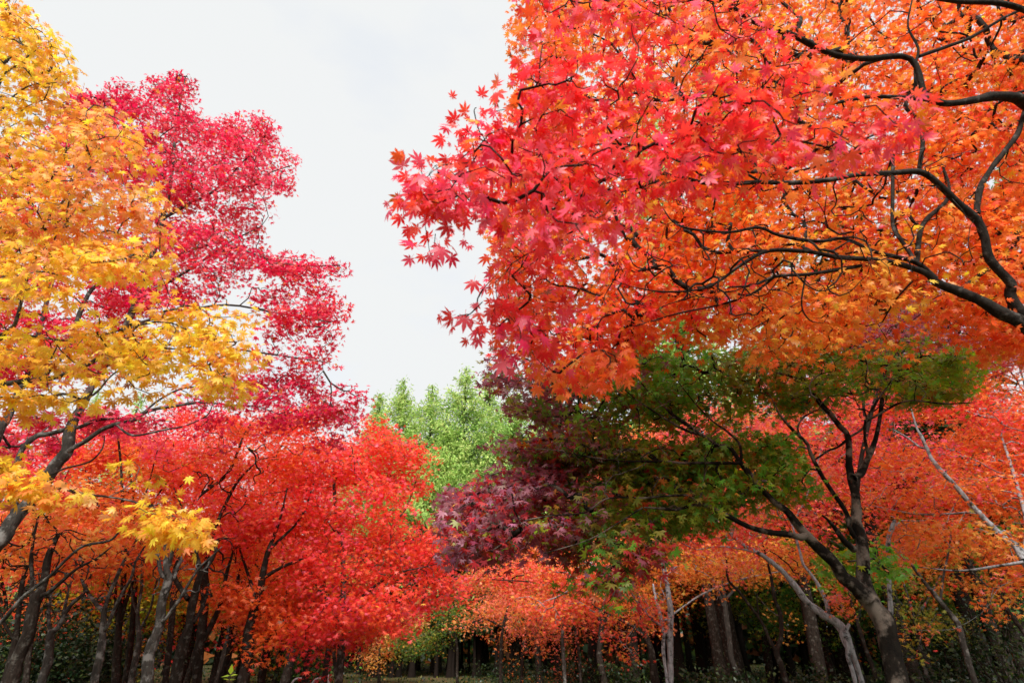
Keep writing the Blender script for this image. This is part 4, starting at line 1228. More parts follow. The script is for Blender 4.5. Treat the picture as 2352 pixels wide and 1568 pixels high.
# ---- the middle: small trees at the end of the avenue
mid1 = simple('maple', 'low salmon orange maple at the wood edge left of the slim white trunk', 'brown', [
    ([(1150, 1560, 9), (1150, 1500, 8), (1155, 1440, 7), (1170, 1380, 4), (1190, 1320, 2)], 20), ([(1155, 1440, 5), (1110, 1420, 4), (1060, 1440, 2)], (20, 19.5)), ([(1155, 1430, 5), (1210, 1380, 3), (1260, 1340, 2)], (20, 20))],
    [dict(pad=18, flat=.16, arch=.3, poly=[(990, 1492), (1060, 1440), (1100, 1390), (1060, 1340), (1150, 1270), (1300, 1300), (1300, 1400), (1180, 1430), (1120, 1440), (1080, 1470), (1010, 1500)], Y=(18, 22), L=.08, cover=1.87, lpt=26, spread=.45, thr=.0, zf=3, freq=3.0, pal={'orange': 3, 'salmon': 2, 'peach': 1.5, 'olive': .5, 'amber': 1, 'rust': .6})])
mid2 = simple('maple', 'still green maple at the end of the avenue under the red crown', 'brown', [
    ([(1050, 1555, 7), (1050, 1500, 7), (1045, 1460, 6), (1030, 1420, 3)], 27), ([(1045, 1460, 4), (1000, 1450, 3), (940, 1470, 2)], (27, 26.5))],
    [dict(poly=[(890, 1490), (940, 1430), (1000, 1390), (1060, 1340), (1090, 1380), (1080, 1420), (1040, 1450), (980, 1490), (930, 1515)], Y=(25, 29), L=.1, cover=2.8, lpt=26, spread=.5, thr=-.7, zf=2.5, freq=1, pal={'dkgreen': 3, 'shrub2': 2, 'olive': 1.2, 'amber': .5})])
mid3 = simple('maple', 'light brown orange maple behind the bottom of the bright red crown', 'brown', [
    ([(870, 1560, 8), (872, 1500, 7), (878, 1450, 5), (890, 1400, 3)], 30), ([(872, 1490, 4), (840, 1460, 3), (800, 1440, 2)], 30)],
    [dict(poly=[(780, 1490), (800, 1430), (880, 1390), (970, 1390), (985, 1430), (930, 1470), (890, 1500), (830, 1515)], Y=(28, 32), L=.11, cover=2.6, lpt=26, spread=.5, thr=-.6, zf=2.5, freq=1, pal={'orange': 2, 'peach': 1.5, 'amber': 2, 'olive': 1, 'scarlet': .6})])
for t in (mid1, mid2, mid3):
    t.build()

# ---- yellow maple, trunk outside the left edge
I = Tree('yellow_maple', 'golden yellow maple with orange tinged tips reaching in from the left edge', 'grey')
I.stand(-170, 1000, 4.0, -.25, .11)
I.limb([(-170, 1000, 26), (-90, 960, 18), (0, 914, 9), (40, 924, 8), (100, 921, 7), (145, 904, 6), (190, 916, 5), (225, 899, 5), (260, 859, 4), (330, 815, 3)], (4.0, 3.6))
I.limb([(-170, 1000, 24), (-60, 900, 14), (60, 875, 11), (120, 866, 10), (165, 854, 10), (215, 829, 9), (260, 800, 7), (330, 795, 5), (420, 800, 4), (520, 770, 3)], (4.0, 3.8))
I.limb([(-150, 960, 20), (-60, 840, 12), (20, 760, 9), (38, 735, 8), (55, 665, 6), (75, 600, 6), (115, 560, 5), (160, 500, 4), (200, 440, 2)], (4.0, 3.6))
I.limb([(-60, 840, 9), (0, 768, 5), (75, 772, 5), (175, 782, 4), (270, 760, 3), (400, 730, 2)], (3.9, 3.7))
I.limb([(-150, 960, 18), (-100, 700, 13), (-40, 560, 9), (0, 535, 8), (70, 525, 6), (130, 480, 5), (175, 415, 5), (225, 370, 4), (260, 325, 2)], (4.0, 3.4))
I.limb([(-40, 560, 7), (60, 470, 5), (140, 380, 4), (155, 320, 3)], (3.8, 3.5))
I.limb([(-100, 700, 11), (-60, 400, 8), (0, 190, 6), (40, 150, 4), (90, 110, 2)], (3.9, 3.3))
I.limb([(-60, 400, 7), (0, 260, 5), (60, 200, 3), (130, 190, 2)], (3.7, 3.3))
I.limb([(-170, 1100, 20), (-60, 1130, 9), (0, 1120, 7), (60, 1112, 6), (130, 1120, 6), (200, 1135, 5), (300, 1150, 4), (400, 1185, 2)], (4.0, 3.5))
I.limb([(105, 1095, 5), (150, 1075, 4), (205, 1060, 4), (235, 1030, 3), (240, 1000, 2)], (3.9, 3.9))
YPAL = {'yellow': 4.4, 'gold': 3, 'amber': .7, 'peach': .8, 'orange': .1}
yc = dict(pad=12, flat=.22, arch=.06, L=.072, lpt=15, spread=.15, seg=.12, pal=YPAL, droop=.5, rough=.5, freq=4.5, zf=2.0, inset=60)
pk = {'peach': 3, 'orange': 1.5, 'salmon': 1.2, 'amber': 1}
I.crown([
    dict(poly=[(-80, -80), (30, -40), (55, 10), (65, 60), (120, 100), (170, 150), (155, 205), (110, 235), (40, 260), (-80, 280)], Y=(3.0, 4.2), cover=2.68, thr=-.8, **yc),
    dict(poly=[(-80, 250), (100, 250), (240, 240), (285, 280), (345, 305), (365, 335), (350, 370), (300, 385), (300, 440), (365, 435), (400, 480), (385, 540), (380, 585), (330, 585), (230, 605), (180, 660), (100, 650), (0, 690), (-80, 700)], Y=(2.9, 4.4), cover=2.81, thr=-.7, zones=[zone(260, 280, 3.5, .35, pk, 4), zone(310, 480, 3.5, .4, pk, 4), zone(120, 420, 3.5, .3, pk, 2)], **yc),
    dict(poly=[(-80, 690), (60, 690), (120, 735), (240, 725), (330, 695), (430, 685), (520, 690), (600, 705), (600, 755), (560, 775), (580, 820), (575, 865), (540, 895), (490, 885), (460, 850), (380, 845), (300, 850), (240, 845), (170, 870), (190, 940), (120, 960), (60, 945), (0, 910), (-80, 910)], Y=(3.2, 4.3), cover=2.63, thr=-.45, zones=[zone(540, 740, 3.7, .35, pk, 2.5), zone(520, 860, 3.7, .2, pk, 2)], **yc),
    dict(poly=[(-80, 1040), (40, 1055), (90, 1090), (200, 1095), (300, 1065), (340, 1085), (385, 1095), (395, 1130), (435, 1170), (480, 1215), (465, 1235), (420, 1222), (330, 1222), (250, 1200), (290, 1170), (150, 1165), (60, 1160), (-80, 1150)], Y=(3.2, 4.0), cover=2.89, thr=-.8, zones=[zone(200, 1130, 3.6, .25, pk, 1.2)], **yc),
    dict(poly=[(220, 1075), (290, 1055), (340, 1050), (345, 1068), (270, 1090)], Y=(3.6, 3.9), cover=1.38, thr=-1, **yc),
], 'hi', tip_r=.0022, twig_sides=5)
I.build()

# ---- crimson maple behind it, grey trunk leaning right
H = Tree('crimson_maple', 'tall crimson maple on a grey trunk leaning right behind the yellow leaves', 'grey')
H.limb([(-40, 1300, 34), (0, 1235, 33), (15, 1217, 32), (42, 1177, 30), (72, 1142, 28), (107, 1097, 27), (135, 1059, 26), (155, 1034, 25), (162, 989, 22), (170, 967, 20), (185, 939, 17), (200, 902, 16), (212, 884, 15), (240, 842, 14), (290, 750, 14), (320, 665, 13), (345, 600, 12), (375, 500, 9), (395, 400, 7), (405, 300, 5), (425, 180, 2)], (6.5, 7.3), ground=True, sides=12)
H.limb([(155, 1036, 13), (170, 1029, 11), (200, 1012, 10), (232, 987, 10), (267, 974, 10), (307, 964, 9), (327, 949, 8), (362, 937, 7), (400, 932, 6), (462, 924, 5), (525, 929, 4), (587, 932, 2)], (6.75, 6.9))
H.limb([(268, 976, 5), (295, 997, 5), (320, 999, 5), (375, 987, 4), (425, 977, 3), (475, 954, 3), (488, 930, 2)], (6.8, 6.6))
H.limb([(327, 949, 5), (370, 915, 5), (430, 890, 4), (520, 890, 3), (620, 900, 2)], (6.85, 7.2))
H.limb([(32, 1190, 14), (42, 1075, 13), (50, 1034, 12), (82, 1002, 12), (112, 997, 11), (150, 987, 10), (187, 979, 9), (220, 964, 9), (255, 962, 6), (330, 960, 3)], (6.6, 7.0))
H.limb([(-60, 1230, 24), (-40, 1080, 21), (0, 989, 20), (15, 962, 18), (30, 934, 15), (48, 890, 14), (65, 859, 12), (85, 784, 11), (105, 700, 9), (130, 600, 7), (150, 480, 5), (180, 330, 3), (200, 220, 2)], (6.6, 7.2), sides=10)
H.limb([(48, 890, 11), (115, 850, 11), (140, 820, 11), (165, 784, 10), (190, 700, 9), (220, 655, 8), (280, 635, 6), (310, 600, 4)], (6.7, 7.2))
H.limb([(320, 668, 9), (370, 655, 7), (450, 610, 6), (520, 560, 4), (600, 520, 2)], (7.15, 7.4))
H.limb([(375, 502, 7), (430, 470, 7), (475, 450, 6), (520, 415, 5), (550, 380, 4), (600, 330, 3), (620, 270, 2)], (7.25, 7.6))
H.limb([(478, 446, 5), (540, 430, 4), (590, 425, 4), (615, 400, 3), (670, 380, 2)], (7.35, 7.3))
H.limb([(340, 615, 8), (450, 570, 6), (520, 560, 5), (600, 590, 4), (680, 610, 3), (780, 610, 2)], (7.2, 7.0))
H.limb([(290, 750, 8), (400, 720, 7), (520, 700, 5), (640, 720, 4), (760, 740, 2)], (7.1, 6.8))
H.limb([(240, 842, 8), (330, 800, 7), (450, 790, 5), (600, 810, 4), (740, 830, 2)], (7.05, 6.8))
H.limb([(-120, 1540, 16), (0, 1431, 10), (25, 1401, 9), (62, 1363, 8), (112, 1323, 7), (162, 1276, 6), (195, 1253, 6), (250, 1241, 5), (272, 1223, 4)], (6.5, 6.2), skel=False)
HP = {'crimson': 4, 'red': .8, 'pink': 1.4, 'dkred': .3}
hc = dict(pad=9, flat=.35, L=.074, lpt=14, spread=.16, seg=.2, pal=HP, zf=2.0, freq=7.0, inset=80)
H.crown([
    dict(poly=[(130, 250), (180, 190), (235, 235), (250, 195), (305, 190), (335, 220), (348, 160), (378, 185), (415, 160), (440, 175), (455, 235), (485, 285), (555, 265), (610, 240), (630, 300), (650, 350), (690, 370), (670, 425), (640, 430), (600, 425), (560, 440), (500, 470), (440, 450), (380, 480), (300, 430), (200, 400), (130, 350)], Y=(6.4, 8.6), cover=2.99, thr=-.25, **hc),
    dict(poly=[(380, 480), (440, 450), (520, 470), (600, 470), (605, 510), (600, 545), (690, 575), (760, 605), (795, 590), (790, 640), (740, 660), (700, 640), (640, 650), (560, 640), (480, 660), (400, 700), (330, 720), (250, 690), (180, 640), (150, 550), (300, 520)], Y=(6.2, 8.6), cover=2.86, thr=-.25, **hc),
    dict(poly=[(560, 650), (640, 660), (700, 680), (790, 690), (790, 725), (770, 770), (770, 815), (735, 845), (700, 830), (640, 800), (600, 760), (600, 700)], Y=(6.2, 8.0), cover=2.47, thr=-.25, **hc),
    dict(poly=[(420, 890), (500, 850), (600, 840), (700, 840), (740, 880), (830, 890), (840, 920), (825, 975), (760, 990), (700, 960), (600, 950), (500, 940), (430, 925)], Y=(6.4, 8.4), cover=2.73, thr=-.25, **hc),
    dict(poly=[(-80, 740), (40, 700), (200, 690), (330, 720), (420, 740), (300, 800), (220, 860), (120, 880), (-80, 900)], Y=(6.4, 8.2), cover=2.60, thr=-.25, **hc),
    dict(poly=[(-80, 330), (60, 330), (160, 380), (180, 640), (60, 690), (-80, 700)], Y=(6.4, 8.2), cover=2.08, thr=-.25, **hc),
    dict(poly=[(190, 940), (260, 900), (280, 940), (330, 945), (420, 910), (440, 950), (330, 985), (230, 985)], Y=(6.6, 7.4), cover=2.21, thr=-.25, **hc),
    dict(poly=[(-80, 930), (60, 950), (150, 950), (150, 1030), (40, 1060), (-80, 1050)], Y=(6.8, 8.2), cover=2.08, thr=-.25, **hc),
], 'mid', tip_r=.0026, twig_sides=4)
H.build()

# ---- the bright red group left of the avenue
gc = dict(L=.1, lpt=26, spread=.36, seg=.35, freq=2.6, zf=2.0)
RP = {'red': 3.6, 'scarlet': 2.6, 'pink': 1.2, 'deeporange': .3}
G1 = simple('red_maple', 'brightest and widest red maple of the left rank, on a straight grey trunk', 'grey', [
    ([(778, 1568, 18), (780, 1501, 17), (783, 1458, 16), (786, 1420, 14), (788, 1350, 12), (785, 1260, 10), (772, 1180, 8), (767, 1097, 7), (770, 1040, 5), (780, 1000, 3)], 14),
    ([(769, 1100, 5), (785, 1082, 5), (793, 1059, 5), (809, 1042, 3)], (14, 13)),
    ([(786, 1420, 9), (830, 1370, 7), (900, 1320, 5), (980, 1300, 3)], (14, 13.5)),
    ([(788, 1340, 8), (860, 1250, 6), (930, 1170, 4), (960, 1090, 2)], (14, 14.5)),
    ([(786, 1400, 7), (730, 1340, 5), (690, 1280, 3)], (14, 13.4)),
    ([(783, 1455, 8), (765, 1400, 8), (720, 1330, 5), (700, 1250, 3)], (14, 14.5)),
    ([(775, 1568, 9), (767, 1501, 8), (770, 1460, 8), (760, 1400, 4)], (14.2, 14.4)),
], [dict(poly=[(760, 1005), (895, 985), (965, 1062), (955, 1110), (900, 1140), (780, 1110)], Y=(12.6, 15), cover=2.2, thr=-1, pal=RP, inset=40, **gc), dict(poly=[(690, 985), (760, 995), (840, 965), (905, 972), (897, 1010), (955, 1025), (975, 1062), (965, 1110), (995, 1150), (1022, 1210), (1030, 1260), (1070, 1345), (1055, 1385), (1005, 1372), (955, 1435), (880, 1445), (800, 1455), (720, 1475), (680, 1420), (700, 1300), (660, 1200), (670, 1080)], Y=(11.8, 16.5), cover=3.6, thr=-1.1, pal=RP,
         zones=[zone(770, 1230, 14.5, 1.3, {'deeporange': 3, 'rust': 1, 'orange': 1}, 1.4), zone(800, 1330, 14.5, 1.2, {'deeporange': 3, 'rust': 1.5}, 2)], inset=70, **gc)], 'mid')
G2 = simple('red_maple', 'red maple on a slim leaning trunk between the white hoop and the straight grey trunk', 'grey', [
    ([(743, 1568, 15), (750, 1513, 14), (758, 1458, 13), (762, 1400, 10), (770, 1320, 6), (780, 1240, 3)], 15.5), ([(760, 1430, 7), (720, 1380, 5), (680, 1330, 3)], 15.5), ([(762, 1400, 6), (820, 1340, 4), (870, 1290, 2)], (15.5, 16))],
    [dict(poly=[(640, 1480), (650, 1380), (720, 1300), (860, 1290), (900, 1390), (860, 1460), (740, 1490)], Y=(14.5, 18), cover=1.4, thr=-.4, pal={'scarlet': 2, 'red': 2, 'deeporange': 2, 'orange': 1}, **gc)])
G3 = simple('red_maple', 'scarlet maple on a leaning grey trunk with thin side branch, by the left hoop', 'grey', [
    ([(698, 1568, 16), (708, 1501, 14), (725, 1463, 11), (735, 1420, 8), (745, 1350, 5), (750, 1280, 3)], 16),
    ([(700, 1520, 7), (688, 1493, 6), (673, 1473, 6), (668, 1450, 5), (640, 1420, 3)], (16, 15.6)),
    ([(725, 1463, 6), (745, 1440, 5), (760, 1410, 3)], (16, 16.4))],
    [dict(poly=[(590, 1440), (610, 1360), (700, 1300), (780, 1330), (780, 1450), (700, 1480), (630, 1470)], Y=(15, 17.5), cover=1.7, thr=-.4, pal={'scarlet': 3, 'red': 2, 'orange': 1.5, 'deeporange': 2}, **gc)])
G4 = simple('red_maple', 'deep orange maple on a stout forked trunk left of the leaning grey one', 'brown', [
    ([(603, 1568, 19), (610, 1501, 17), (617, 1470, 16), (623, 1450, 11), (640, 1420, 7), (655, 1380, 4)], 15),
    ([(620, 1462, 10), (645, 1440, 7), (670, 1410, 4)], (15, 15.5)), ([(618, 1465, 9), (605, 1420, 6), (590, 1370, 3)], (15, 14.5))],
    [dict(poly=[(470, 1390), (520, 1340), (600, 1310), (700, 1320), (720, 1400), (660, 1450), (590, 1435), (550, 1445), (500, 1410)], Y=(13.5, 16.5), cover=2.4, thr=-.6, pal={'deeporange': 3, 'scarlet': 2, 'orange': 2, 'rust': .8}, **gc)], 'mid')
G5 = simple('red_maple', 'orange red maple on a stout brown trunk leaning right amid the left rank', 'brown', [
    ([(557, 1568, 26), (565, 1501, 27), (572, 1451, 24), (582, 1410, 20), (598, 1340, 16), (615, 1270, 11), (640, 1200, 7), (660, 1120, 3)], 12),
    ([(600, 1330, 9), (650, 1300, 8), (690, 1285, 6), (715, 1270, 4)], (12, 12)),
    ([(590, 1380, 9), (570, 1320, 7), (550, 1260, 4)], (12, 12.6)),
    ([(620, 1260, 8), (690, 1190, 5), (720, 1110, 3)], (12, 12.8)),
], [dict(poly=[(490, 1270), (540, 1200), (640, 1180), (700, 1190), (745, 1250), (755, 1310), (720, 1330), (700, 1290), (640, 1250), (580, 1240), (530, 1255)], Y=(11, 13.2), cover=3.2, thr=-.8, pal={'red': 3, 'pink': 2.2, 'scarlet': 2}, **gc),
    dict(poly=[(470, 1395), (500, 1345), (570, 1340), (620, 1330), (680, 1370), (700, 1420), (660, 1465), (600, 1430), (560, 1440), (510, 1410)], Y=(11.2, 13), cover=2.2, thr=-.6, pal={'deeporange': 3, 'scarlet': 2, 'orange': 2}, **gc),
    dict(poly=[(640, 1420), (700, 1390), (760, 1390), (800, 1440), (740, 1480), (680, 1480)], Y=(11.4, 13), cover=2.2, thr=-.7, pal={'red': 3, 'scarlet': 2, 'deeporange': 1}, **gc)], 'mid')
G6 = simple('maple', 'narrow trunked orange maple just right of the forked dark trunks in the left rank', 'brown', [
    ([(505, 1568, 14), (522, 1501, 13), (535, 1413, 10), (545, 1350, 7), (555, 1280, 4)], 15), ([(530, 1440, 6), (548, 1390, 5), (570, 1340, 3)], (15, 15.4))],
    [dict(ell=(W(555, 1290, 15), (1.8, 1.5, 1.2)), n=260, L=.09, lpt=24, spread=.38, thr=-.6, pal=ORANGE, seg=.4)])
G7 = simple('maple', 'red maple with a strongly forked dark trunk in the left rank', 'brown', [
    ([(450, 1568, 22), (462, 1476, 20), (467, 1413, 17), (470, 1350, 14), (475, 1280, 10), (500, 1200, 8), (530, 1130, 7), (560, 1090, 5), (590, 1060, 3)], 12),
    ([(464, 1476, 12), (480, 1445, 13), (495, 1413, 12), (508, 1381, 11), (520, 1320, 8), (540, 1250, 4)], (12, 12.4)),
    ([(452, 1150, 0.5), (470, 1130, 7), (520, 1090, 7), (545, 1040, 6), (560, 1000, 4), (585, 960, 2)], (12, 12.5)),
    ([(478, 1270, 6), (450, 1220, 6), (420, 1170, 4), (400, 1120, 2)], (12, 11.7)),
], [bare([(430, 1100), (620, 990), (600, 1120), (540, 1300), (450, 1300)], (11.2, 11.9), 55, .0085), dict(poly=[(350, 1020), (450, 955), (600, 925), (740, 905), (775, 960), (755, 1060), (720, 1190), (620, 1240), (540, 1260), (480, 1225), (430, 1185), (390, 1100)], Y=(11.5, 15.5), cover=3.4, thr=-1.0, pal=RP, zones=[zone(600, 1050, 13, 1.3, {'deeporange': 3, 'scarlet': 2, 'orange': 1.4}, 2.5), zone(480, 1180, 12.5, .9, {'scarlet': 2, 'deeporange': 2}, 2)], **gc)], 'mid')
G8 = simple('maple', 'dark many-branched maple under the drooping yellow spray', 'brown', [
    ([(397, 1568, 26), (415, 1501, 25), (432, 1438, 19), (435, 1400, 17), (445, 1360, 16), (457, 1331, 16), (461, 1313, 14), (452, 1280, 11), (445, 1258, 10), (435, 1220, 5)], 11),
    ([(457, 1331, 12), (472, 1305, 11), (492, 1276, 9), (500, 1240, 4)], (11, 11.3)),
    ([(432, 1376, 11), (415, 1350, 11), (400, 1320, 10), (410, 1280, 7), (405, 1240, 3)], (11, 11.3)),
    ([(445, 1430, 9), (470, 1380, 8), (480, 1340, 5)], (11, 11.6)),
], [bare([(380, 1240), (520, 1220), (560, 1330), (480, 1400), (390, 1380)], (10.8, 11.4), 55, .0085), dict(poly=[(330, 1240), (400, 1180), (500, 1180), (560, 1240), (500, 1290), (420, 1260)], Y=(10.6, 12.6), cover=1.8, thr=-.5, pal={'scarlet': 2, 'deeporange': 3, 'orange': 2, 'red': 1}, **gc)])
G9 = simple('maple', 'maple with the brightest grey upright trunk in the left rank, forked under yellow leaves', 'grey', [
    ([(335, 1568, 27), (345, 1501, 24), (362, 1438, 21), (377, 1376, 20), (385, 1331, 19), (382, 1300, 12), (380, 1251, 10), (375, 1200, 4)], 9),
    ([(384, 1325, 12), (372, 1321, 10), (366, 1300, 9), (364, 1276, 9), (360, 1231, 8), (350, 1180, 3)], (9, 9.2)),
    ([(388, 1300, 10), (395, 1263, 9), (405, 1233, 9), (415, 1190, 4)], (9.05, 8.8)),
    ([(388, 1331, 9), (400, 1325, 8), (410, 1296, 8), (430, 1258, 8), (440, 1220, 4)], (9, 9.3)),
    ([(372, 1425, 7), (380, 1420, 7), (412, 1376, 7), (450, 1313, 6), (487, 1276, 4), (510, 1255, 2)], (9, 8.8)),
], [bare([(330, 1240), (460, 1220), (500, 1300), (430, 1400), (340, 1370)], (8.8, 9.3), 55, .0085), dict(poly=[(240, 1250), (300, 1170), (400, 1120), (480, 1180), (470, 1240), (400, 1230), (320, 1260)], Y=(8.8, 11), L=.08, lpt=20, spread=.28, seg=.3, cover=1.9, thr=-.5, freq=1.8, pal={'orange': 2.5, 'deeporange': 2, 'amber': 1, 'scarlet': 1})], 'mid')
G10 = simple('maple', 'slender grey maple left of the brightest grey trunk', 'grey', [
    ([(302, 1568, 15), (320, 1476, 12), (318, 1440, 9), (317, 1401, 7), (325, 1351, 6), (327, 1301, 5), (330, 1240, 3)], 12), ([(318, 1450, 6), (345, 1400, 5), (355, 1350, 4), (370, 1300, 2)], (12, 12.3)), ([(320, 1420, 5), (305, 1380, 4), (300, 1330, 2)], (12, 12.3))],
    [dict(ell=(W(320, 1240, 12), (1.6, 1.5, 1.0)), n=240, L=.085, lpt=22, spread=.34, thr=-.5, pal=ORANGE, seg=.4)])
G11 = simple('maple', 'thin dark maple with wiry twigs between the two forked grey trunks', 'brown', [
    ([(265, 1568, 15), (272, 1501, 13), (275, 1438, 12), (282, 1410, 9), (292, 1376, 8), (307, 1326, 6), (315, 1260, 3)], 13), ([(275, 1438, 7), (265, 1400, 6), (268, 1340, 4), (275, 1280, 2)], (13, 13.4)), ([(285, 1400, 5), (262, 1370, 4), (240, 1330, 3)], (13, 12.7))],
    [dict(ell=(W(290, 1250, 13), (2.0, 1.6, 1.1)), n=300, L=.085, lpt=22, spread=.34, thr=-.5, pal={'rust': 2, 'orange': 3, 'olive': 1, 'scarlet': 1}, seg=.4)])
G12 = simple('maple', 'maple forking low into three grey stems, left of the thin wiry one', 'grey', [
    ([(217, 1568, 18), (232, 1488, 16), (236, 1438, 14), (240, 1401, 10), (252, 1363, 8), (272, 1316, 8), (287, 1283, 7), (310, 1246, 6), (330, 1200, 3)], 10),
    ([(236, 1420, 9), (235, 1401, 9), (220, 1386, 8), (195, 1346, 7), (185, 1321, 6), (170, 1280, 3)], (10, 10.3)),
    ([(238, 1450, 9), (250, 1433, 9), (275, 1371, 8), (300, 1326, 7), (312, 1288, 5), (335, 1250, 3)], (10, 9.7)),
], [bare([(170, 1260), (330, 1220), (350, 1330), (260, 1420), (190, 1400)], (9.7, 10.3), 55, .0085), dict(poly=[(130, 1290), (200, 1190), (320, 1160), (400, 1200), (330, 1270), (220, 1290)], Y=(9.4, 12), L=.08, lpt=20, spread=.3, seg=.3, cover=1.7, thr=-.4, freq=1.8, pal={'orange': 3, 'rust': 2, 'amber': 1, 'deeporange': 1})], 'mid')
G13 = simple('maple', 'grey trunked maple splitting into a V right of the thick dark trunk at far left', 'grey', [
    ([(95, 1568, 19), (110, 1513, 17), (120, 1458, 16), (135, 1438, 11), (155, 1401, 9), (172, 1380, 8), (190, 1363, 8), (205, 1331, 6), (225, 1280, 3)], 10.3),
    ([(118, 1462, 10), (112, 1430, 8), (112, 1401, 8), (116, 1370, 6), (120, 1310, 3)], (10.3, 10.6)),
    ([(140, 1432, 7), (150, 1390, 6), (165, 1330, 4), (180, 1280, 2)], (10.3, 10.8)),
], [bare([(80, 1250), (230, 1230), (230, 1350), (150, 1430), (90, 1430)], (10, 10.6), 55, .0085), dict(poly=[(40, 1330), (100, 1230), (220, 1200), (300, 1250), (220, 1300), (120, 1320)], Y=(9.8, 12.5), L=.08, lpt=20, spread=.3, seg=.3, cover=1.6, thr=-.4, freq=1.8, pal={'orange': 2, 'rust': 2, 'scarlet': 1.5, 'deeporange': 2})], 'mid')
G14 = simple('maple', 'thick dark maple trunk with a broken stub, nearest of the left corner trunks', 'brown', [
    ([(22, 1568, 31), (47, 1501, 30), (67, 1446, 25), (80, 1388, 22), (95, 1351, 20), (105, 1316, 16), (110, 1283, 14), (122, 1250, 12), (133, 1228, 9)], 8.6),
    ([(88, 1368, 12), (108, 1362, 10), (130, 1346, 9), (175, 1308, 6), (220, 1283, 5), (255, 1256, 3)], (8.6, 8.5)),
    ([(78, 1395, 10), (72, 1370, 9), (72, 1326, 8), (70, 1288, 8), (80, 1226, 6), (90, 1180, 3)], (8.6, 8.9)),
], [bare([(-20, 1230), (260, 1190), (250, 1290), (130, 1400), (20, 1400)], (8.3, 8.9), 55, .0085), dict(poly=[(-80, 1250), (0, 1190), (120, 1160), (250, 1170), (320, 1200), (240, 1250), (120, 1250), (20, 1290)], Y=(8.2, 11), L=.08, lpt=20, spread=.28, seg=.3, cover=2.0, thr=-.45, freq=1.8, pal={'orange': 3, 'rust': 2, 'deeporange': 1.5, 'amber': .8})], 'mid')
G15 = simple('maple', 'dark upright maple stem at the left corner just behind the thick one', 'brown', [
    ([(10, 1568, 18), (32, 1488, 14), (40, 1426, 10), (50, 1351, 9), (57, 1296, 8), (32, 1251, 6), (20, 1200, 3)], 9.8), ([(52, 1340, 5), (75, 1290, 5), (100, 1240, 3)], (9.8, 10)), ([(34, 1470, 7), (10, 1430, 6), (-10, 1370, 4)], (9.8, 9.6))],
    [bare([(-40, 1230), (90, 1200), (90, 1380), (0, 1440)], (9.5, 10), 55, .0085), dict(poly=[(-80, 1330), (-80, 1180), (40, 1150), (120, 1200), (90, 1260), (0, 1320)], Y=(9.4, 12), L=.08, lpt=20, spread=.3, seg=.3, cover=1.8, thr=-.45, freq=1.6, pal={'orange': 2, 'scarlet': 2, 'deeporange': 2, 'red': 1})], 'mid')
for t in (G1, G2, G3, G4, G5, G6, G7, G8, G9, G10, G11, G12, G13, G14, G15):
    t.build()

# red and orange crowns behind the leaning grey trunk at left
for lab, px, Y, top, poly, Yr, pal in (
        ("red maple crown behind the leaning grey trunk and the lower yellow spray", 60, 14, 1010,
         [(-80, 960), (40, 970), (130, 960), (240, 985), (300, 1010), (290, 1060), (200, 1100), (80, 1110), (-80, 1120)], (12.5, 16), {'red': 3, 'scarlet': 2, 'pink': 1, 'crimson': 1}),
        ("orange maple crown right of the leaning grey trunk, under the long bare limb", 290, 14, 1060,
         [(190, 1010), (280, 985), (370, 1000), (400, 1060), (420, 1130), (380, 1190), (260, 1190), (150, 1170), (140, 1100)], (12.5, 16), {'orange': 3, 'deeporange': 2, 'scarlet': 1, 'amber': 1.2}),
        ("tall scarlet maple filling the gap between leaning grey trunk and forked red maple", 380, 17, 980,
         [(250, 1000), (330, 950), (440, 935), (520, 950), (520, 1080), (430, 1150), (330, 1100)], (16, 19.5), {'scarlet': 3, 'red': 3, 'pink': 1}),
        ("small bright red maple top poking into the white gap at left", 262, 13, 925,
         [(195, 960), (240, 920), (262, 905), (280, 925), (300, 960), (340, 950), (420, 940), (420, 980), (300, 1000), (210, 1000)], (12, 13.5), {'red': 3, 'pink': 2, 'scarlet': 1})):
    t = simple('red_maple' if 'red' in lab else 'maple', lab, 'brown', [
        ([(px, 1568, 14), (px + 12, 1450, 13), (px + 20, 1330, 11), (px + 22, 1200, 8), (px + 15, (top + 1200) // 2, 5), (px, top, 3)], Y),
        ([(px + 21, 1260, 6), (px - 40, 1150, 4), (px - 80, (top + 1150) // 2, 2)], (Y, Y + .4)),
        ([(px + 21, 1240, 6), (px + 70, 1140, 4), (px + 100, (top + 1140) // 2, 2)], (Y, Y - .4))],
        [dict(poly=poly, Y=Yr, cover=2.8, thr=-.7, pal=pal, **gc)], 'mid')
    t.build()

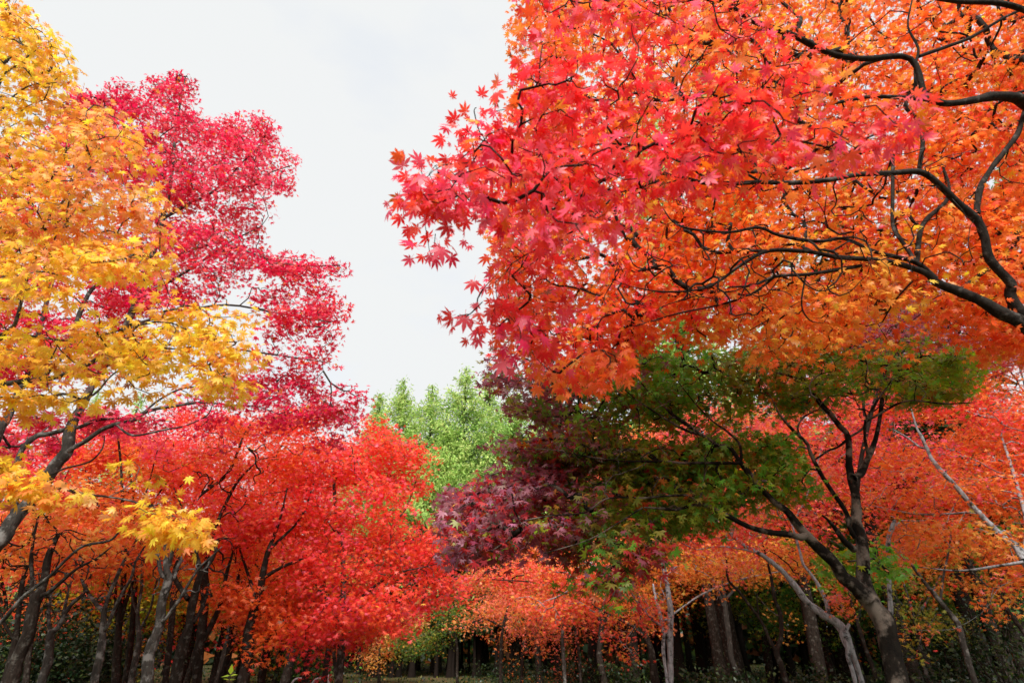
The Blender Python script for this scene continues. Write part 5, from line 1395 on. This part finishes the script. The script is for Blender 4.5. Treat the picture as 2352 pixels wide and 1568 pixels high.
# ---- maples filling the depth behind the left rank
rb = np.random.default_rng(31)
fill = [
    # px, Y, height, width, palette, label
    (20, 19, 6.5, 2.6, {'scarlet': 2, 'orange': 2, 'red': 1}, "scarlet maple low behind the left corner trunks"),
    (120, 22, 7, 2.8, {'red': 2, 'orange': 2, 'salmon': 2}, "salmon red maple behind the V-shaped grey trunk"),
    (200, 26, 6.5, 2.8, {'rust': 2, 'olive': 2, 'orange': 2}, "rust and olive maple behind the dark bushes at left"),
    (255, 21, 5.2, 2.3, {'olive': 3, 'lime': 1.5, 'gold': 1}, "olive green maple in the middle of the left rank's gaps"),
    (310, 24, 5.6, 2.5, {'lime': 2, 'olive': 2, 'gold': 2}, "yellow green maple left of the brightest grey trunk"),
    (345, 30, 8, 3.2, {'orange': 3, 'rust': 2, 'red': 1}, "orange maple far behind the brightest grey trunk"),
    (410, 23, 5.2, 2.4, {'lime': 2, 'olive': 3, 'gold': 1}, "olive and lime maple right of the brightest grey trunk"),
    (440, 29, 8, 3.0, {'orange': 3, 'rust': 2, 'salmon': 1}, "dull orange maple far behind the forked dark trunks"),
    (500, 24, 6, 2.5, {'gold': 2, 'amber': 2, 'rust': 1}, "gold brown maple behind the narrow orange maple"),
    (560, 27, 7, 2.8, {'scarlet': 2, 'salmon': 2, 'orange': 2}, "salmon maple glimpsed left of the stout leaning trunk"),
    (640, 25, 5.5, 2.6, {'gold': 2, 'lime': 2, 'amber': 1.5}, "yellow maple low behind the red maples"),
    (690, 28, 6.5, 2.8, {'red': 2, 'scarlet': 2, 'orange': 1}, "small red maple low behind the white hoops"),
    (745, 31, 7, 2.8, {'orange': 2, 'scarlet': 2, 'amber': 1}, "orange maple low behind the straight grey trunk"),
    (60, 28, 9, 3.4, {'red': 2, 'scarlet': 2, 'orange': 2}, "tall red maple deep behind the left corner"),
    (170, 33, 9, 3.6, {'orange': 3, 'scarlet': 1, 'amber': 1}, "tall orange maple deep in the left wood"),
    (280, 36, 9, 3.6, {'rust': 2, 'orange': 2, 'red': 1}, "rust coloured maple deep in the left wood"),
    (530, 35, 9, 3.6, {'scarlet': 2, 'orange': 3}, "scarlet orange maple deep behind the left rank"),
    (640, 37, 9, 3.6, {'red': 2, 'orange': 2}, "red orange maple deep behind the stout trunks"),
    (-60, 22, 8, 3.2, {'orange': 2, 'rust': 2, 'scarlet': 1}, "orange maple cut by the left edge behind the corner bush"),
    (1240, 30, 7.5, 3.2, {'orange': 2, 'olive': 2, 'rust': 2}, "dim orange maple at the edge of the shaded wood"),
    (1350, 29, 7.0, 3.2, {'olive': 3, 'dkgreen': 2, 'rust': 1}, "dim olive maple behind the slender trunks at right"),
    (1620, 26, 7.0, 3.0, {'olive': 3, 'dkgreen': 3, 'brown': 1}, "dark olive maple in the shade right of the white trunk"),
    (1760, 24, 7.0, 3.0, {'dkgreen': 3, 'olive': 2, 'lime': .5}, "dark green maple in the shade behind the forked brown trunk"),
    (1900, 22, 6.5, 2.8, {'dkgreen': 3, 'olive': 2}, "dark green maple behind the pale leaning trunk"),
    (2080, 20, 6.5, 2.8, {'olive': 3, 'dkgreen': 2, 'rust': .5}, "dark olive maple behind the big dark trunk's right side"),
    (2190, 21, 7.5, 3.2, {'dkgreen': 3, 'green': 1.5, 'olive': 2}, "green maple in the shade behind the curved grey trunk"),
    (2330, 19, 8.5, 3.2, {'dkgreen': 3, 'green': 2, 'olive': 1}, "green maple in the shade at the right edge"),
    (520, 20, 9.4, 3.0, {'scarlet': 2, 'red': 2, 'deeporange': 1}, "scarlet maple filling the depth behind the forked red maple"),
    (660, 21, 8.8, 2.8, {'red': 2, 'scarlet': 2, 'deeporange': 1}, "red maple filling the depth behind the stout leaning trunk"),
    (420, 23, 10, 3.0, {'red': 2, 'orange': 1, 'scarlet': 2}, "red maple behind the many-branched dark maple at left"),
    (1870, 17, 9.5, 3.0, {'salmon': 2, 'red': 2, 'orange': 2, 'pink': 1}, "pink red maple high behind the green maple's fork"),
    (2080, 16, 9.5, 3.0, {'scarlet': 2, 'red': 2, 'pink': 1.5}, "pink scarlet maple high behind the right stem of the green maple"),
    (2300, 17, 10, 3.2, {'orange': 3, 'deeporange': 2}, "orange maple high behind the slanting pale trunk"),
    (1650, 19, 9.5, 3.2, {'salmon': 2, 'orange': 3, 'scarlet': 1}, "salmon maple high behind the long lower limb of the green maple"),
    (1450, 21, 9.5, 3.2, {'orange': 2, 'salmon': 2, 'amber': 1}, "peach orange maple behind the green and purple leaves"),
    (1430, 24, 8.5, 3.0, {'scarlet': 2, 'red': 1.5, 'salmon': 1}, "scarlet maple behind the purple leaves"),
]
for px, Y, h, w, pal, lab in fill:
    x = float(W(px, 1500, Y)[0])
    t = Tree('background_maple', lab, 'brown', group="maples in the depth of the wood")
    lean = rb.normal(0, .25)
    fork = rb.uniform(4.0, 4.6) if h > 8.7 and px > 1200 else rb.uniform(1.3, 2.2)
    b = np.array((x, Y, -.1))
    f = b + np.array((lean * .5, 0, fork + .1))
    t.base = np.array((x, Y, 0.))
    r0 = .06 + .012 * h
    t.raw('trunk', np.array([b, b + (lean * .1, 0, .3), f, f + (lean, 0, (h - fork) * .4), f + (lean * 1.3, .1, (h - fork) * .75)]), np.array([r0 * 1.5, r0 * 1.1, r0 * .85, r0 * .5, .02]), 4, 7)
    for k in range(4):
        a = rb.uniform(0, 2 * pi) + k * 1.6
        e = np.array((cos(a) * w * .7, sin(a) * w * .6, (h - fork) * rb.uniform(.35, .7)))
        t.raw('limb', np.array([f, f + e * .35 + (0, 0, .25), f + e * .7 + (0, 0, .15), f + e]), np.array([r0 * .6, r0 * .45, r0 * .3, .012]), 3, 5)
    top = h - fork
    t.crown([dict(ell=(f + (lean, 0, top * .5), (w, w * .9, top * .52)), n=420, L=.13, lpt=18, spread=.5, thr=-.4, zf=2.5, freq=1.5, pal=pal, seg=.5)], 'lo', tip_r=.004, twig_sides=3)
    t.build()
